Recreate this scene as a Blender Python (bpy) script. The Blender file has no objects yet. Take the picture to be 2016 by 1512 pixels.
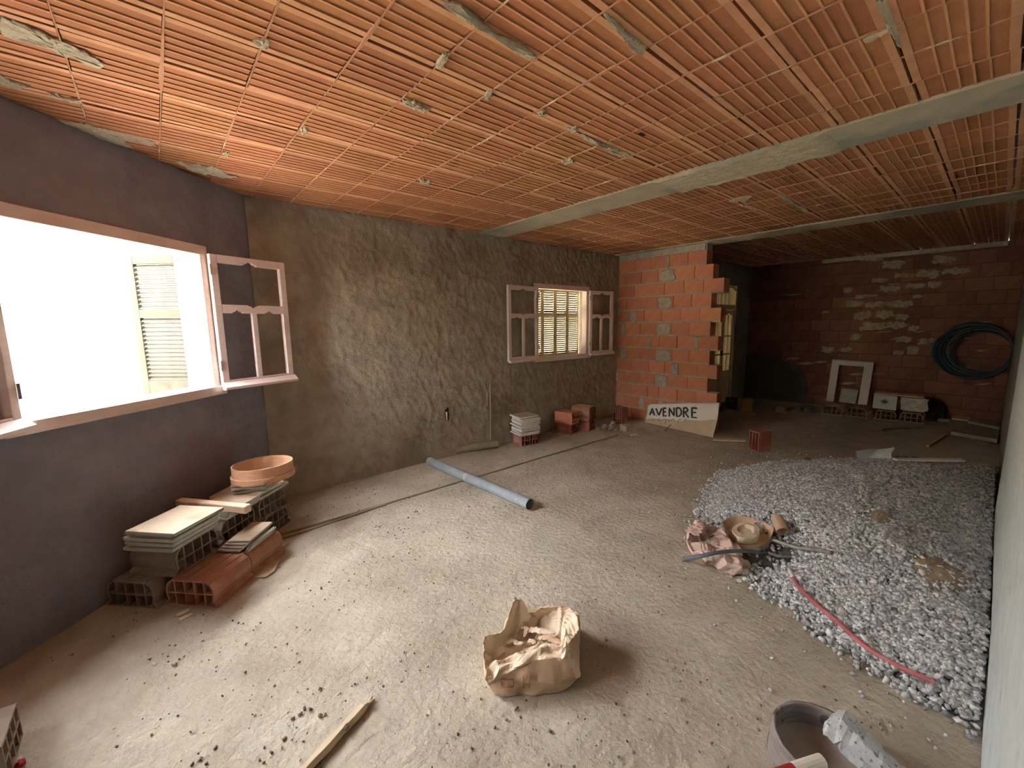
import bpy, math, random
import numpy as np
from mathutils import Matrix, Vector

# ---------------------------------------------------------------- camera
FPX, PITCH, ROLL, YAW = 817.0, math.radians(8.18), math.radians(-0.726), math.radians(49.55)
CAM_H, CEIL = 1.65, 2.79
def _w(v):
    s, c = math.sin(YAW), math.cos(YAW)
    return np.array([v[0]*s + v[1]*c, -v[0]*c + v[1]*s, v[2]])
_F = np.array([0, math.cos(PITCH), -math.sin(PITCH)])
_U = np.array([0, math.sin(PITCH), math.cos(PITCH)])
_X = np.array([1.0, 0, 0])
FW = _w(_F)
XW = _w(math.cos(ROLL)*_X + math.sin(ROLL)*_U)
UW = _w(-math.sin(ROLL)*_X + math.cos(ROLL)*_U)
CAMP = np.array([0, 0, CAM_H])

scene = bpy.context.scene
COL = scene.collection
cam_data = bpy.data.cameras.new('camera')
cam_data.sensor_width = 36.0
cam_data.lens = 36.0*FPX/2016.0
cam_data.clip_start = 0.02
cam = bpy.data.objects.new('camera', cam_data)
COL.objects.link(cam)
M = Matrix.Identity(4)
for i in range(3):
    M[i][0], M[i][1], M[i][2], M[i][3] = XW[i], UW[i], -FW[i], CAMP[i]
cam.matrix_world = M
scene.camera = cam

# ---------------------------------------------------------------- daylight
world = bpy.data.worlds.new('sky'); scene.world = world
world.use_nodes = True
bg = world.node_tree.nodes['Background']
bg.inputs[0].default_value = (0.98, 0.975, 0.985, 1)
bg.inputs[1].default_value = 27.0
sun_data = bpy.data.lights.new('sun', 'SUN'); sun_data.energy = 20.0; sun_data.angle = math.radians(1.0)
sun_data.color = (1.0, 0.93, 0.82)
sun = bpy.data.objects.new('sun', sun_data); COL.objects.link(sun)
sun.rotation_euler = (math.radians(38), 0, math.radians(-15))
vs = scene.view_settings
vs.view_transform = 'Standard'; vs.look = 'None'; vs.exposure = 0.88; vs.gamma = 1.0
vs.use_curve_mapping = False

# ---------------------------------------------------------------- pixel to place
def ray(x, y):
    return FW + XW*(x-1008)/FPX - UW*(y-756)/FPX
def G(x, y, z=0.0):
    d = ray(x, y); return CAMP + d*((z-CAM_H)/d[2])
def PL(x, y, P, n):
    d = ray(x, y); n = np.array(n, float); return CAMP + d*(((np.array(P)-CAMP)@n)/(d@n))
def PX(x, y, X): return PL(x, y, (X, 0, 0), (1, 0, 0))
def PY(x, y, Y): return PL(x, y, (0, Y, 0), (0, 1, 0))

R = random.Random(7)
NR = np.random.RandomState(11)

# ---------------------------------------------------------------- noise (numpy)
def _hash(ix, iy, seed):
    h = (ix.astype(np.int64)*374761393 + iy.astype(np.int64)*668265263 + seed*1442695041) & 0x7fffffff
    h = ((h ^ (h >> 13))*1274126177) & 0x7fffffff
    return ((h ^ (h >> 16)) & 0xffff)/65535.0
def vnoise(x, y, seed=0):
    x = np.asarray(x, float); y = np.asarray(y, float)
    ix, iy = np.floor(x), np.floor(y); fx, fy = x-ix, y-iy
    fx = fx*fx*(3-2*fx); fy = fy*fy*(3-2*fy)
    a, b = _hash(ix, iy, seed), _hash(ix+1, iy, seed)
    c, d = _hash(ix, iy+1, seed), _hash(ix+1, iy+1, seed)
    return (a*(1-fx)+b*fx)*(1-fy) + (c*(1-fx)+d*fx)*fy
def fbm(x, y, seed=0, o=4):
    s, a, t = 0, 1.0, 0
    for i in range(o):
        s = s + a*vnoise(x*2**i, y*2**i, seed+i*17); t += a; a *= .5
    return s/t
def ridged(x, y, seed=0, o=3):
    s, a, t = 0, 1.0, 0
    for i in range(o):
        s = s + a*(1-np.abs(2*vnoise(x*2**i, y*2**i, seed+i*17)-1)); t += a; a *= .5
    return s/t
def tri(x): return np.abs((x % 1.0)*2-1)
def crumple(P, amp, freq, seed, n=6):
    r = np.random.RandomState(seed); P = np.asarray(P, float); out = P.copy()
    for i in range(n):
        d = r.normal(size=3); d /= np.linalg.norm(d); e = r.normal(size=3); e /= np.linalg.norm(e)
        f = freq*r.uniform(.6, 1.8)
        out = out + np.outer((tri(P@d*f + r.rand())-.5)*amp/n*2.2, e)
    return out

# ---------------------------------------------------------------- materials
def new_mat(name):
    m = bpy.data.materials.new(name); m.use_nodes = True
    nt = m.node_tree; b = nt.nodes['Principled BSDF']
    return m, nt, b
def srgb(r, g, b):
    f = lambda c: (c/255/12.92 if c/255 <= .04045 else ((c/255+.055)/1.055)**2.4)
    return (f(r), f(g), f(b), 1)
def pm(name, c1, c2, scale=6, rough=.9, bump=.0, bscale=60, var=0.0, c3=None, c3scale=2, c3lo=.55, c3hi=.7,
       bdist=.01, island=0, metallic=0, wave=None, stretch=None, spec=.3, detail=6):
    m, nt, b = new_mat(name); N, Lk = nt.nodes.new, nt.links.new
    tc = N('ShaderNodeTexCoord'); co = tc.outputs['Object']
    if stretch:
        mp = N('ShaderNodeMapping'); mp.inputs['Scale'].default_value = stretch; Lk(co, mp.inputs[0]); co2 = mp.outputs[0]
    else: co2 = co
    n1 = N('ShaderNodeTexNoise'); n1.inputs['Scale'].default_value = scale; n1.inputs['Detail'].default_value = detail
    n1.inputs['Roughness'].default_value = .62
    Lk(co2, n1.inputs['Vector'])
    rp = N('ShaderNodeValToRGB'); rp.color_ramp.elements[0].position = .33; rp.color_ramp.elements[1].position = .67
    rp.color_ramp.elements[0].color = c1; rp.color_ramp.elements[1].color = c2
    Lk(n1.outputs[0], rp.inputs[0]); col = rp.outputs[0]
    if c3:
        n2 = N('ShaderNodeTexNoise'); n2.inputs['Scale'].default_value = c3scale; n2.inputs['Detail'].default_value = 7
        Lk(co, n2.inputs['Vector'])
        mr = N('ShaderNodeMapRange'); mr.inputs[1].default_value = c3lo; mr.inputs[2].default_value = c3hi
        Lk(n2.outputs[0], mr.inputs[0])
        mx = N('ShaderNodeMix'); mx.data_type = 'RGBA'; Lk(mr.outputs[0], mx.inputs[0]); Lk(col, mx.inputs[6]); mx.inputs[7].default_value = c3
        col = mx.outputs[2]
    if var:
        oi = N('ShaderNodeObjectInfo'); hs = N('ShaderNodeHueSaturation')
        mr = N('ShaderNodeMapRange'); mr.inputs[3].default_value = 1-var; mr.inputs[4].default_value = 1+var
        Lk(oi.outputs['Random'], mr.inputs[0]); Lk(mr.outputs[0], hs.inputs['Value']); Lk(col, hs.inputs['Color'])
        mu = N('ShaderNodeMath'); mu.operation = 'MULTIPLY'; mu.inputs[1].default_value = 7.31
        fr = N('ShaderNodeMath'); fr.operation = 'FRACT'; Lk(oi.outputs['Random'], mu.inputs[0]); Lk(mu.outputs[0], fr.inputs[0])
        m2 = N('ShaderNodeMapRange'); m2.inputs[3].default_value = .5-var*.05; m2.inputs[4].default_value = .5+var*.05
        Lk(fr.outputs[0], m2.inputs[0]); Lk(m2.outputs[0], hs.inputs['Hue']); col = hs.outputs[0]
    if island:
        ge = N('ShaderNodeNewGeometry'); hs = N('ShaderNodeHueSaturation'); mr = N('ShaderNodeMapRange')
        mr.inputs[3].default_value = 1-island; mr.inputs[4].default_value = 1+island*.7
        Lk(ge.outputs['Random Per Island'], mr.inputs[0]); Lk(mr.outputs[0], hs.inputs['Value']); Lk(col, hs.inputs['Color']); col = hs.outputs[0]
    Lk(col, b.inputs['Base Color'])
    b.inputs['Roughness'].default_value = rough; b.inputs['Metallic'].default_value = metallic
    b.inputs['Specular IOR Level'].default_value = spec
    if bump or wave:
        h = None
        if bump:
            n3 = N('ShaderNodeTexNoise'); n3.inputs['Scale'].default_value = bscale; n3.inputs['Detail'].default_value = 8
            n3.inputs['Roughness'].default_value = .6; Lk(co2, n3.inputs['Vector']); h = n3.outputs[0]
        if wave:
            wv = N('ShaderNodeTexWave'); wv.bands_direction = wave[0]; wv.inputs['Scale'].default_value = wave[1]
            wv.inputs['Distortion'].default_value = .4; Lk(co, wv.inputs['Vector'])
            if h is not None:
                ad = N('ShaderNodeMath'); ad.operation = 'ADD'; Lk(h, ad.inputs[0]); Lk(wv.outputs['Fac'], ad.inputs[1]); h = ad.outputs[0]
            else: h = wv.outputs['Fac']
        bp = N('ShaderNodeBump'); bp.inputs['Strength'].default_value = bump or .4; bp.inputs['Distance'].default_value = bdist
        Lk(h, bp.inputs['Height']); Lk(bp.outputs[0], b.inputs['Normal'])
    return m
S = srgb
MT = {}
MT['floor'] = pm('dusty_screed', S(178,169,152), S(200,193,176), 3.2, .95, .9, 26, c3=S(162,152,136), c3scale=1.3, c3lo=.46, c3hi=.72, bdist=.02, detail=10)
MT['plaster'] = pm('rough_plaster', S(152,142,124), S(178,168,148), 5, .95, .7, 45, c3=S(142,130,110), c3scale=1.1, bdist=.014)
MT['plaster_l'] = pm('haze_tinted_render', S(136,136,148), S(156,154,162), 4, .95, .6, 30, bdist=.012, c3=S(140,130,138), c3scale=.9)  # blue in the grey stands in for lens haze over this wall
MT['render_green'] = pm('grey_green_render', S(150,152,132), S(168,168,148), 3, .95, .25, 60, bdist=.004)
MT['concrete'] = pm('pale_concrete', S(192,208,216), S(212,224,230), 7, .9, .5, 30, bdist=.006, c3=S(170,186,194), c3scale=9, c3lo=.62, c3hi=.7)
MT['concrete_d'] = pm('grey_concrete', S(142,142,132), S(160,160,150), 6, .92, .5, 40, bdist=.006)
MT['mortar'] = pm('grey_mortar', S(168,164,150), S(196,192,176), 14, .95, .7, 90, bdist=.006)
MT['mortar_c'] = pm('ceiling_mortar', S(206,196,168), S(226,216,190), 16, .95, 1.0, 50, bdist=.02)
MT['mortar_w'] = pm('white_mortar_smear', S(150,132,112), S(196,184,162), 16, .95, .6, 80, bdist=.004)
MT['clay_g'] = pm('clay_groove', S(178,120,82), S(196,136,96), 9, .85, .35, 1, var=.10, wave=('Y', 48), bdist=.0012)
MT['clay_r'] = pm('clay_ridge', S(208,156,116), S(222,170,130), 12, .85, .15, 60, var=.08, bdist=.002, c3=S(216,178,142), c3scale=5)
MT['brick'] = pm('orange_brick', S(204,138,104), S(218,152,118), 7, .85, .35, 1, var=.10, wave=('Z', 16), bdist=.0015, c3=S(198,136,116), c3scale=3)
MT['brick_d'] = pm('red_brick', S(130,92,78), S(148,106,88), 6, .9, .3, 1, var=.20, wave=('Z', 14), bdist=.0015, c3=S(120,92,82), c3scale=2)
MT['block'] = pm('clay_block', S(168,122,100), S(186,140,116), 10, .88, .3, 50, var=.10, bdist=.002, c3=S(178,152,130), c3scale=5)
MT['block_dust'] = pm('dusty_clay_block', S(138,126,114), S(160,144,128), 10, .9, .3, 50, var=.06, bdist=.002)
MT['brick_red'] = pm('plum_red_brick', S(160,98,88), S(178,114,100), 9, .9, .3, 60, bdist=.002, c3=S(176,146,128), c3scale=7, c3lo=.52)
MT['wood_frame'] = pm('primed_pink_wood', S(234,218,212), S(244,230,224), 5, .6, .12, 30, stretch=(1,1,8), bdist=.002)
MT['wood_white'] = pm('cream_paint', S(216,204,168), S(234,222,190), 6, .6, .15, 30, bdist=.002, c3=S(190,170,120), c3scale=7, c3lo=.62, c3hi=.75)
MT['wood_raw'] = pm('raw_wood', S(206,190,160), S(224,208,180), 3, .8, .4, 10, stretch=(1,14,14), bdist=.003)
MT['wood_sieve'] = pm('beech_hoop', S(206,160,126), S(222,180,146), 5, .6, .1, 20, stretch=(2,2,10), bdist=.001)
MT['wood_plank'] = pm('planed_pink_board', S(218,186,160), S(232,204,180), 4, .6, .1, 20, stretch=(1,8,8), bdist=.001)
MT['shutter'] = pm('darkened_cream_shutter', S(54,51,41), S(64,61,50), 6, .8, .15, 30, bdist=.002, c3=S(48,43,32), c3scale=7, c3lo=.6, c3hi=.75)  # cream shutter coloured darker so daylight does not burn it out
MT['shutter_b'] = pm('dimmed_cream_slat', S(104,96,78), S(120,112,92), 6, .8, .15, 30, bdist=.002)  # cream slats coloured darker to hold back the glare behind them
MT['tile'] = pm('cream_tile', S(206,190,166), S(222,206,182), 5, .45, .1, 60, var=.06, bdist=.001, c3=S(190,160,130), c3scale=4)
MT['tile_edge'] = pm('tile_body', S(176,182,174), S(200,204,194), 20, .7, .1, 60, var=.16, bdist=.001)
MT['tile_w'] = pm('white_tile', S(214,210,200), S(230,226,216), 14, .6, .1, 60, var=.04, bdist=.001)
MT['tile_dust'] = pm('dusty_tile_back', S(176,156,136), S(192,172,150), 10, .85, .2, 60, var=.05, bdist=.002)
MT['pvc'] = pm('grey_pvc', S(134,144,150), S(152,160,164), 6, .45, .1, 40, bdist=.001, c3=S(190,190,182), c3scale=9, c3lo=.62, c3hi=.72)
MT['pvc_dust'] = pm('dusty_pvc', S(146,136,112), S(160,150,126), 8, .8, .2, 40, bdist=.002)
MT['paper'] = pm('kraft_paper', S(196,168,138), S(216,190,160), 9, .85, .5, 30, bdist=.008, c3=S(182,146,114), c3scale=4, c3lo=.55, c3hi=.7)
MT['paper_in'] = pm('kraft_paper_inner', S(214,198,174), S(230,214,190), 9, .85, .35, 34, bdist=.006)
MT['paper_p'] = pm('pinkish_paper', S(206,182,170), S(222,200,186), 6, .85, .3, 30, bdist=.006, c3=S(212,170,168), c3scale=5)
MT['ink_r'] = pm('faded_red_ink', S(166,116,88), S(178,130,100), 20, .9)
MT['gravel'] = pm('grey_gravel', S(190,194,198), S(214,218,220), 30, .9, .2, 120, bdist=.002, island=.5)
MT['gravel_base'] = pm('gravel_dust_gap_shade', S(92,90,88), S(116,114,110), 20, .95, .8, 60, bdist=.01)  # darkened to stand in for shade in gaps between stones; clods share it
MT['sand'] = pm('tan_sand', S(158,142,120), S(176,160,136), 14, .95, .8, 80, bdist=.006)
MT['sign'] = pm('white_sheet', S(240,240,234), S(248,248,242), 5, .55, .08, 30, bdist=.002)
MT['sign_mud'] = pm('mud_film', S(204,184,152), S(218,198,166), 7, .9, .2, 40, bdist=.002)
MT['ink'] = pm('black_paint', S(44,44,40), S(72,70,64), 30, .7)
MT['ink_f'] = pm('faded_paint', S(150,134,106), S(166,148,118), 30, .8)
MT['dark'] = pm('void_shade', S(26,24,24), S(36,34,32), 5, .95)  # near-black colour painting the shade inside small holes
MT['black'] = pm('black_plastic', S(36,38,42), S(52,54,58), 12, .6, .2, 30)
MT['hose_t'] = pm('teal_hose', S(34,62,72), S(44,76,86), 12, .45)
MT['hose_g'] = pm('grey_hose', S(84,90,88), S(104,108,104), 12, .5)
MT['hose_r'] = pm('pink_red_hose', S(172,100,104), S(188,116,116), 8, .55, .1, 30, c3=S(196,150,146), c3scale=9)
MT['steel'] = pm('dull_steel', S(138,138,134), S(162,162,156), 20, .5, .1, 40, metallic=.5, c3=S(120,74,50), c3scale=6, c3lo=.58)
MT['lead'] = pm('blue_grey_tube', S(92,100,108), S(120,128,134), 9, .5, .1, 30)
MT['cardboard'] = pm('cardboard', S(178,150,126), S(194,166,140), 8, .9, .1, 40)
MT['white_box'] = pm('white_carton', S(206,216,216), S(220,228,226), 6, .7)
MT['crumb'] = pm('dark_crumb', S(128,114,96), S(160,146,126), 20, .95)
MT['red_chip'] = pm('red_plastic_chip', S(150,36,46), S(176,52,60), 12, .6)
MT['tub'] = pm('mortar_crusted_rubber', S(132,124,124), S(164,154,150), 8, .9, .8, 40, bdist=.01, stretch=(1,1,5), c3=S(92,86,88), c3scale=14, c3lo=.56, c3hi=.64)
MT['tub_in'] = pm('dried_mortar', S(150,140,128), S(170,160,146), 10, .95, .5, 60, bdist=.004)
MT['ground'] = pm('earth_yard', S(150,136,116), S(168,154,134), .8, .95)
MT['sky_block_wall'] = pm('cream_sky_block', S(196,186,166), S(210,200,180), .8, .95)  # colour of the added walls that block low sky
MT['cream_wall'] = pm('cream_wall', S(206,186,140), S(216,198,154), 2, .9)
MT['terra'] = pm('terracotta_slab', S(150,82,56), S(166,96,68), 4, .9, .2, 40)
MT['joint'] = pm('ceiling_joint', S(70,40,30), S(92,56,42), 9, .95, .4, 60)
mg, nt, b = new_mat('window_glass')
b.inputs['Base Color'].default_value = (.9, .88, .8, 1); b.inputs['Roughness'].default_value = .25
b.inputs['Transmission Weight'].default_value = .85; b.inputs['IOR'].default_value = 1.2
MT['glass'] = mg
mg, nt, b = new_mat('clear_plastic')
b.inputs['Base Color'].default_value = (.88, .9, .88, 1); b.inputs['Roughness'].default_value = .4
b.inputs['Transmission Weight'].default_value = .35
MT['sheeting'] = mg

# ---------------------------------------------------------------- mesh building
BOXF = [(0,3,2,1),(4,5,6,7),(0,1,5,4),(1,2,6,5),(2,3,7,6),(3,0,4,7)]
class MB:
    def __init__(s): s.v, s.f, s.m = [], [], []
    def add(s, vs, fs, mi=0, T=None):
        o = len(s.v)
        if T is not None: vs = [tuple(T @ Vector(v)) for v in vs]
        s.v += [tuple(map(float, v)) for v in vs]; s.f += [tuple(i+o for i in f) for f in fs]; s.m += [mi]*len(fs)
        return s
    def box(s, lo, hi, mi=0, T=None, top=None, fm=None):
        x0,y0,z0 = lo; x1,y1,z1 = hi
        o = len(s.m)
        s.add([(x0,y0,z0),(x1,y0,z0),(x1,y1,z0),(x0,y1,z0),(x0,y0,z1),(x1,y0,z1),(x1,y1,z1),(x0,y1,z1)], BOXF, mi, T)
        if top is not None: s.m[o+1] = top
        return s
    def prism(s, poly, h0, h1, axis='z', mi=0, T=None):
        n = len(poly)
        def pt(p, h): return {'z':(p[0],p[1],h),'y':(p[0],h,p[1]),'x':(h,p[0],p[1])}[axis]
        vs = [pt(p,h0) for p in poly]+[pt(p,h1) for p in poly]
        fs = [tuple(range(n))[::-1], tuple(range(n,2*n))]+[(i,(i+1)%n,n+(i+1)%n,n+i) for i in range(n)]
        if axis == 'y': fs = [f[::-1] for f in fs]
        return s.add(vs, fs, mi, T)
    def tube(s, path, r, n=10, mi=0, r_in=None, cap=True, T=None):
        P = [Vector(p) for p in path]; k = len(P)
        rr = r if hasattr(r, '__len__') else [r]*k
        rings = []; up = Vector((0,0,1))
        for i in range(k):
            d = (P[min(i+1,k-1)]-P[max(i-1,0)]).normalized()
            a = up.cross(d)
            if a.length < .05: a = Vector((1,0,0)).cross(d)
            a.normalize(); bb = d.cross(a)
            rings.append((P[i], a, bb, rr[i]))
        def shell(f):
            return [tuple(p+(a*math.cos(2*math.pi*j/n)+bb*math.sin(2*math.pi*j/n))*q*f) for (p,a,bb,q) in rings for j in range(n)]
        fs = [(i*n+j, i*n+(j+1)%n, (i+1)*n+(j+1)%n, (i+1)*n+j) for i in range(k-1) for j in range(n)]
        vs = shell(1.0); o = k*n
        if r_in:
            vs += shell(r_in)
            fs += [(o+i*n+j, o+(i+1)*n+j, o+(i+1)*n+(j+1)%n, o+i*n+(j+1)%n) for i in range(k-1) for j in range(n)]
            fs += [(j, o+j, o+(j+1)%n, (j+1)%n) for j in range(n)]
            e = (k-1)*n
            fs += [(e+j, e+(j+1)%n, o+e+(j+1)%n, o+e+j) for j in range(n)]
        elif cap:
            fs += [tuple(range(n))[::-1], tuple(range((k-1)*n, k*n))]
        return s.add(vs, fs, mi, T)
    def sheet(s, grid, thick=0.0, mi=0, mi2=None):
        # grid: (a,b,3) array -> quad sheet, optional solid thickness
        g = np.asarray(grid); a, b2 = g.shape[:2]
        vs = [tuple(p) for p in g.reshape(-1,3)]
        fs = [(i*b2+j, i*b2+j+1, (i+1)*b2+j+1, (i+1)*b2+j) for i in range(a-1) for j in range(b2-1)]
        return s.add(vs, fs, mi)
    def obj(s, name, mats, parent=None, loc=None, rotz=0, smooth=False, kind=None, bevel=0, solid=0):
        me = bpy.data.meshes.new(name); me.from_pydata(s.v, [], s.f); me.update()
        mats = mats if isinstance(mats, (list, tuple)) else [mats]
        for m in mats: me.materials.append(MT[m])
        if len(mats) > 1: me.polygons.foreach_set('material_index', s.m)
        if smooth: me.polygons.foreach_set('use_smooth', [True]*len(me.polygons))
        o = bpy.data.objects.new(name, me); COL.objects.link(o)
        if parent: o.parent = parent
        if loc is not None: o.location = [float(q) for q in loc]
        if rotz: o.rotation_euler = (0,0,rotz)
        if bevel:
            md = o.modifiers.new('bevel','BEVEL'); md.width = bevel; md.segments = 2; md.limit_method = 'ANGLE'
        if solid:
            md = o.modifiers.new('solid','SOLIDIFY'); md.thickness = solid; md.offset = 0
        if kind: o['kind'] = kind
        return o
def tag(o, label, cat, group=None, kind=None):
    o['label'] = label; o['category'] = cat
    if group: o['group'] = group
    if kind: o['kind'] = kind
    return o
def thing(name, label, cat, loc=(0,0,0), rotz=0, group=None):
    o = bpy.data.objects.new(name, None); COL.objects.link(o); o.empty_display_size = .05
    o.location = [float(q) for q in loc]; o.rotation_euler = (0,0,rotz)
    return tag(o, label, cat, group)
def struct(o, label=None):
    o['kind'] = 'structure'
    if label: o['label'] = label
    return o
def copy_of(o, name=None, parent=None, loc=None, rot=None):
    c = o.copy(); COL.objects.link(c)
    if parent is not None: c.parent = parent
    if loc is not None: c.location = [float(q) for q in loc]
    if rot is not None: c.rotation_euler = rot
    return c
def arrays(name, V, F, mat, parent=None, smooth=False, kind=None):
    me = bpy.data.meshes.new(name)
    V = np.asarray(V, np.float32); F = np.asarray(F, np.int32); k = F.shape[1]
    me.vertices.add(len(V)); me.vertices.foreach_set('co', V.ravel())
    me.loops.add(F.size); me.loops.foreach_set('vertex_index', F.ravel())
    me.polygons.add(len(F)); me.polygons.foreach_set('loop_start', np.arange(0, F.size, k, dtype=np.int32))
    me.polygons.foreach_set('loop_total', np.full(len(F), k, np.int32))
    if smooth: me.polygons.foreach_set('use_smooth', np.ones(len(F), bool))
    me.update(calc_edges=True); me.materials.append(MT[mat])
    o = bpy.data.objects.new(name, me); COL.objects.link(o)
    if parent: o.parent = parent
    if kind: o['kind'] = kind
    return o

# ---------------------------------------------------------------- room shell
YA = 4.415                                    # wall with the small window
QC = np.array([0.71, 4.415, 0.0])             # corner of that wall and the canted window wall
AC = math.radians(43.12)
DC = np.array([math.cos(AC), math.sin(AC), 0]); NC = np.array([math.sin(AC), -math.cos(AC), 0])
def UV(u, v, z=0.0):                          # along the canted wall / into the room
    p = QC + DC*u + NC*v; return np.array([p[0], p[1], z])
def bounds_lines(L, cell, cuts):
    xs = sorted(set([0.0, L]+cuts)); out = []
    for a, b2 in zip(xs[:-1], xs[1:]):
        n = max(1, int(round((b2-a)/cell))); out += list(np.linspace(a, b2, n+1)[:-1])
    return np.array(out+[L])
def rough_wall(name, origin, ang, L, Hh, T, openings, cell, disp, mat, label):
    cx = [q for o in openings for q in (o[0], o[1])]; cz = [q for o in openings for q in (o[2], o[3])]
    xs, zs = bounds_lines(L, cell, cx), bounds_lines(Hh, cell, cz)
    gx, gz = np.meshgrid(xs, zs); d = disp(gx, gz)
    V = np.stack([gx, -d, gz], -1).reshape(-1,3); nx, nz = len(xs), len(zs)
    i, j = np.meshgrid(np.arange(nx-1), np.arange(nz-1)); i, j = i.ravel(), j.ravel()
    mx, mz = (xs[i]+xs[i+1])/2, (zs[j]+zs[j+1])/2
    keep = np.ones(len(i), bool)
    for o in openings: keep &= ~((mx > o[0]) & (mx < o[1]) & (mz > o[2]) & (mz < o[3]))
    i, j = i[keep], j[keep]; a = j*nx+i
    F = np.stack([a, a+1, a+nx+1, a+nx], -1)
    ex, ez = sorted(set([0.0, L]+cx)), sorted(set([0.0, Hh]+cz))
    V2, F2 = [], []
    def quad(p): o = len(V)+len(V2); V2.extend(p); F2.append((o, o+1, o+2, o+3))
    for x0, x1 in zip(ex[:-1], ex[1:]):
        for z0, z1 in zip(ez[:-1], ez[1:]):
            if any(o[0] <= x0 and x1 <= o[1] and o[2] <= z0 and z1 <= o[3] for o in openings): continue
            quad([(x0,T,z0),(x0,T,z1),(x1,T,z1),(x1,T,z0)])
    def rim(x0, x1, z0, z1, e):
        quad([(x0,-e,z0),(x1,-e,z0),(x1,T,z0),(x0,T,z0)]); quad([(x0,-e,z1),(x0,T,z1),(x1,T,z1),(x1,-e,z1)])
        quad([(x0,-e,z0),(x0,T,z0),(x0,T,z1),(x0,-e,z1)]); quad([(x1,-e,z0),(x1,-e,z1),(x1,T,z1),(x1,T,z0)])
    for o in openings: rim(*o, .012)
    rim(0, L, 0, Hh, 0)
    o = arrays(name, np.vstack([V, np.array(V2)]), np.vstack([F, np.array(F2)]), mat)
    o.location = [float(q) for q in origin]; o.rotation_euler = (0,0,ang)
    return struct(o, label)
def disp_rough(x, z):
    wx, wz = x+.12*fbm(x*3, z*3, 5), z+.12*fbm(x*3+9, z*3, 6)
    return .004+.014*fbm(wx*11, wz*11, 1)+.017*ridged(wx*11+wz*5, wz*8-wx*3, 2)**2+.005*vnoise(x*55, z*55, 4)+.01*fbm(x*1.3, z*1.3, 8)
def disp_smooth(x, z):
    return .003+.012*fbm(x*4, z*7, 21)+.012*ridged(x*5, z*15, 22)**3+.002*vnoise(x*50, z*50, 23)
def disp_flat(x, z): return .002+.004*fbm(x*3, z*3, 31)
LC = 4.4
W3_FILL = (LC-3.25, LC-2.75, 1.0, 2.215)           # opening added out of frame to fill the near floor and right wall with light
W1 = (LC-1.775, LC-.555, 1.185, 2.215)        # opening of the big window along the canted wall
wall_left = rough_wall('wall_left', UV(-LC, 0), AC, LC, CEIL, .2, [W1, W3_FILL], .026, disp_smooth, 'plaster_l', 'dark rendered canted wall holding the big open window')
W2 = (4.215-.71, 5.365-.71, 1.145, 2.18)
wall_back = rough_wall('wall_back', (.71, YA, 0), 0, 6.5-.71, CEIL, .2, [W2], .017, disp_rough, 'plaster', 'long wall of rough trowelled cement plaster with the small window')
wall_door = rough_wall('wall_door', (6.42, 3.57, 0), 0, 3.38+.2, CEIL, .18, [(1.60, 2.64, 0.0, 2.36)], .08, disp_flat, 'render_green', 'smooth grey-green wall around the arched door')
wall_right = rough_wall('wall_right', (10.0, -.145, 0), math.pi, 8.85, CEIL, .22, [], .05, disp_flat, 'concrete_d', 'grey concrete wall behind the gravel')
o = rough_wall('concrete_column', (4.95, -.115, 0), math.pi, 3.8, CEIL, .02, [], .04, lambda x, z: .0005+.002*fbm(x*2, z*2, 41), 'concrete', 'pale concrete face of the near wall beside the gravel')
o.name = 'wall_near'
def plain_wall(name, lo, hi, mat='plaster', label=None):
    return struct(MB().box(lo, hi).obj(name, mat), label)
pr = UV(-LC, 0)
plain_wall('wall_rear', (pr[0]-.2, -3.2, 0), (pr[0], pr[1]+.1, CEIL))
plain_wall('wall_rear_side', (pr[0]-.2, -3.4, 0), (1.37, -3.2, CEIL))
plain_wall('wall_rear_return', (1.15, -3.2, 0), (1.37, -.37, CEIL))
# the room beyond the door
plain_wall('wall_beyond_end', (9.99, 3.76, 0), (10.19, 6.6, CEIL), 'cream_wall')
plain_wall('wall_beyond_side', (6.95, 6.4, 0), (9.99, 6.6, CEIL), 'cream_wall')
plain_wall('wall_beyond_back', (6.3, 4.62, 0), (6.5, 6.6, CEIL), 'cream_wall')
# floor
xs = np.arange(-2.9, 10.25, .03); ys = np.arange(-3.45, 6.65, .03); gx, gy = np.meshgrid(xs, ys)
gz = .006*(fbm(gx*1.7, gy*1.7, 51)-.55)+.007*(ridged(gx*5, gy*5, 52)**3-.35)*fbm(gx*.9, gy*.9, 53)+.005*(vnoise(gx*13, gy*13, 54)-.5)-.004*np.clip(ridged(gx*3.1+.4*gy, gy*6, 55)-.86, 0, 1)*6
V = np.stack([gx, gy, gz-.002], -1).reshape(-1,3); nx = len(xs)
i, j = np.meshgrid(np.arange(nx-1), np.arange(len(ys)-1)); a = (j*nx+i).ravel()
floor = struct(arrays('floor', V, np.stack([a, a+1, a+nx+1, a+nx], -1), 'floor', smooth=True), 'dusty uneven beige screed floor')
struct(MB().box((-60,-60,-.4), (60,60,-.25)).obj('ground_outside', 'ground'), 'yard ground outside')
# walls added across the yard to hold back low sky light; show as glare
struct(MB().box((-9,0,-.25), (9,.25,3.2)).obj('sky_block_canted', 'sky_block_wall', loc=UV(-1.2,-4.2), rotz=AC), 'pale wall added outside the big window to block low sky')
struct(MB().box((-.5,0,-.25), (14,.25,3.2)).obj('sky_block', 'sky_block_wall', loc=(0,YA+4.4,0)), 'pale wall added outside the small window to block low sky')
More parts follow.
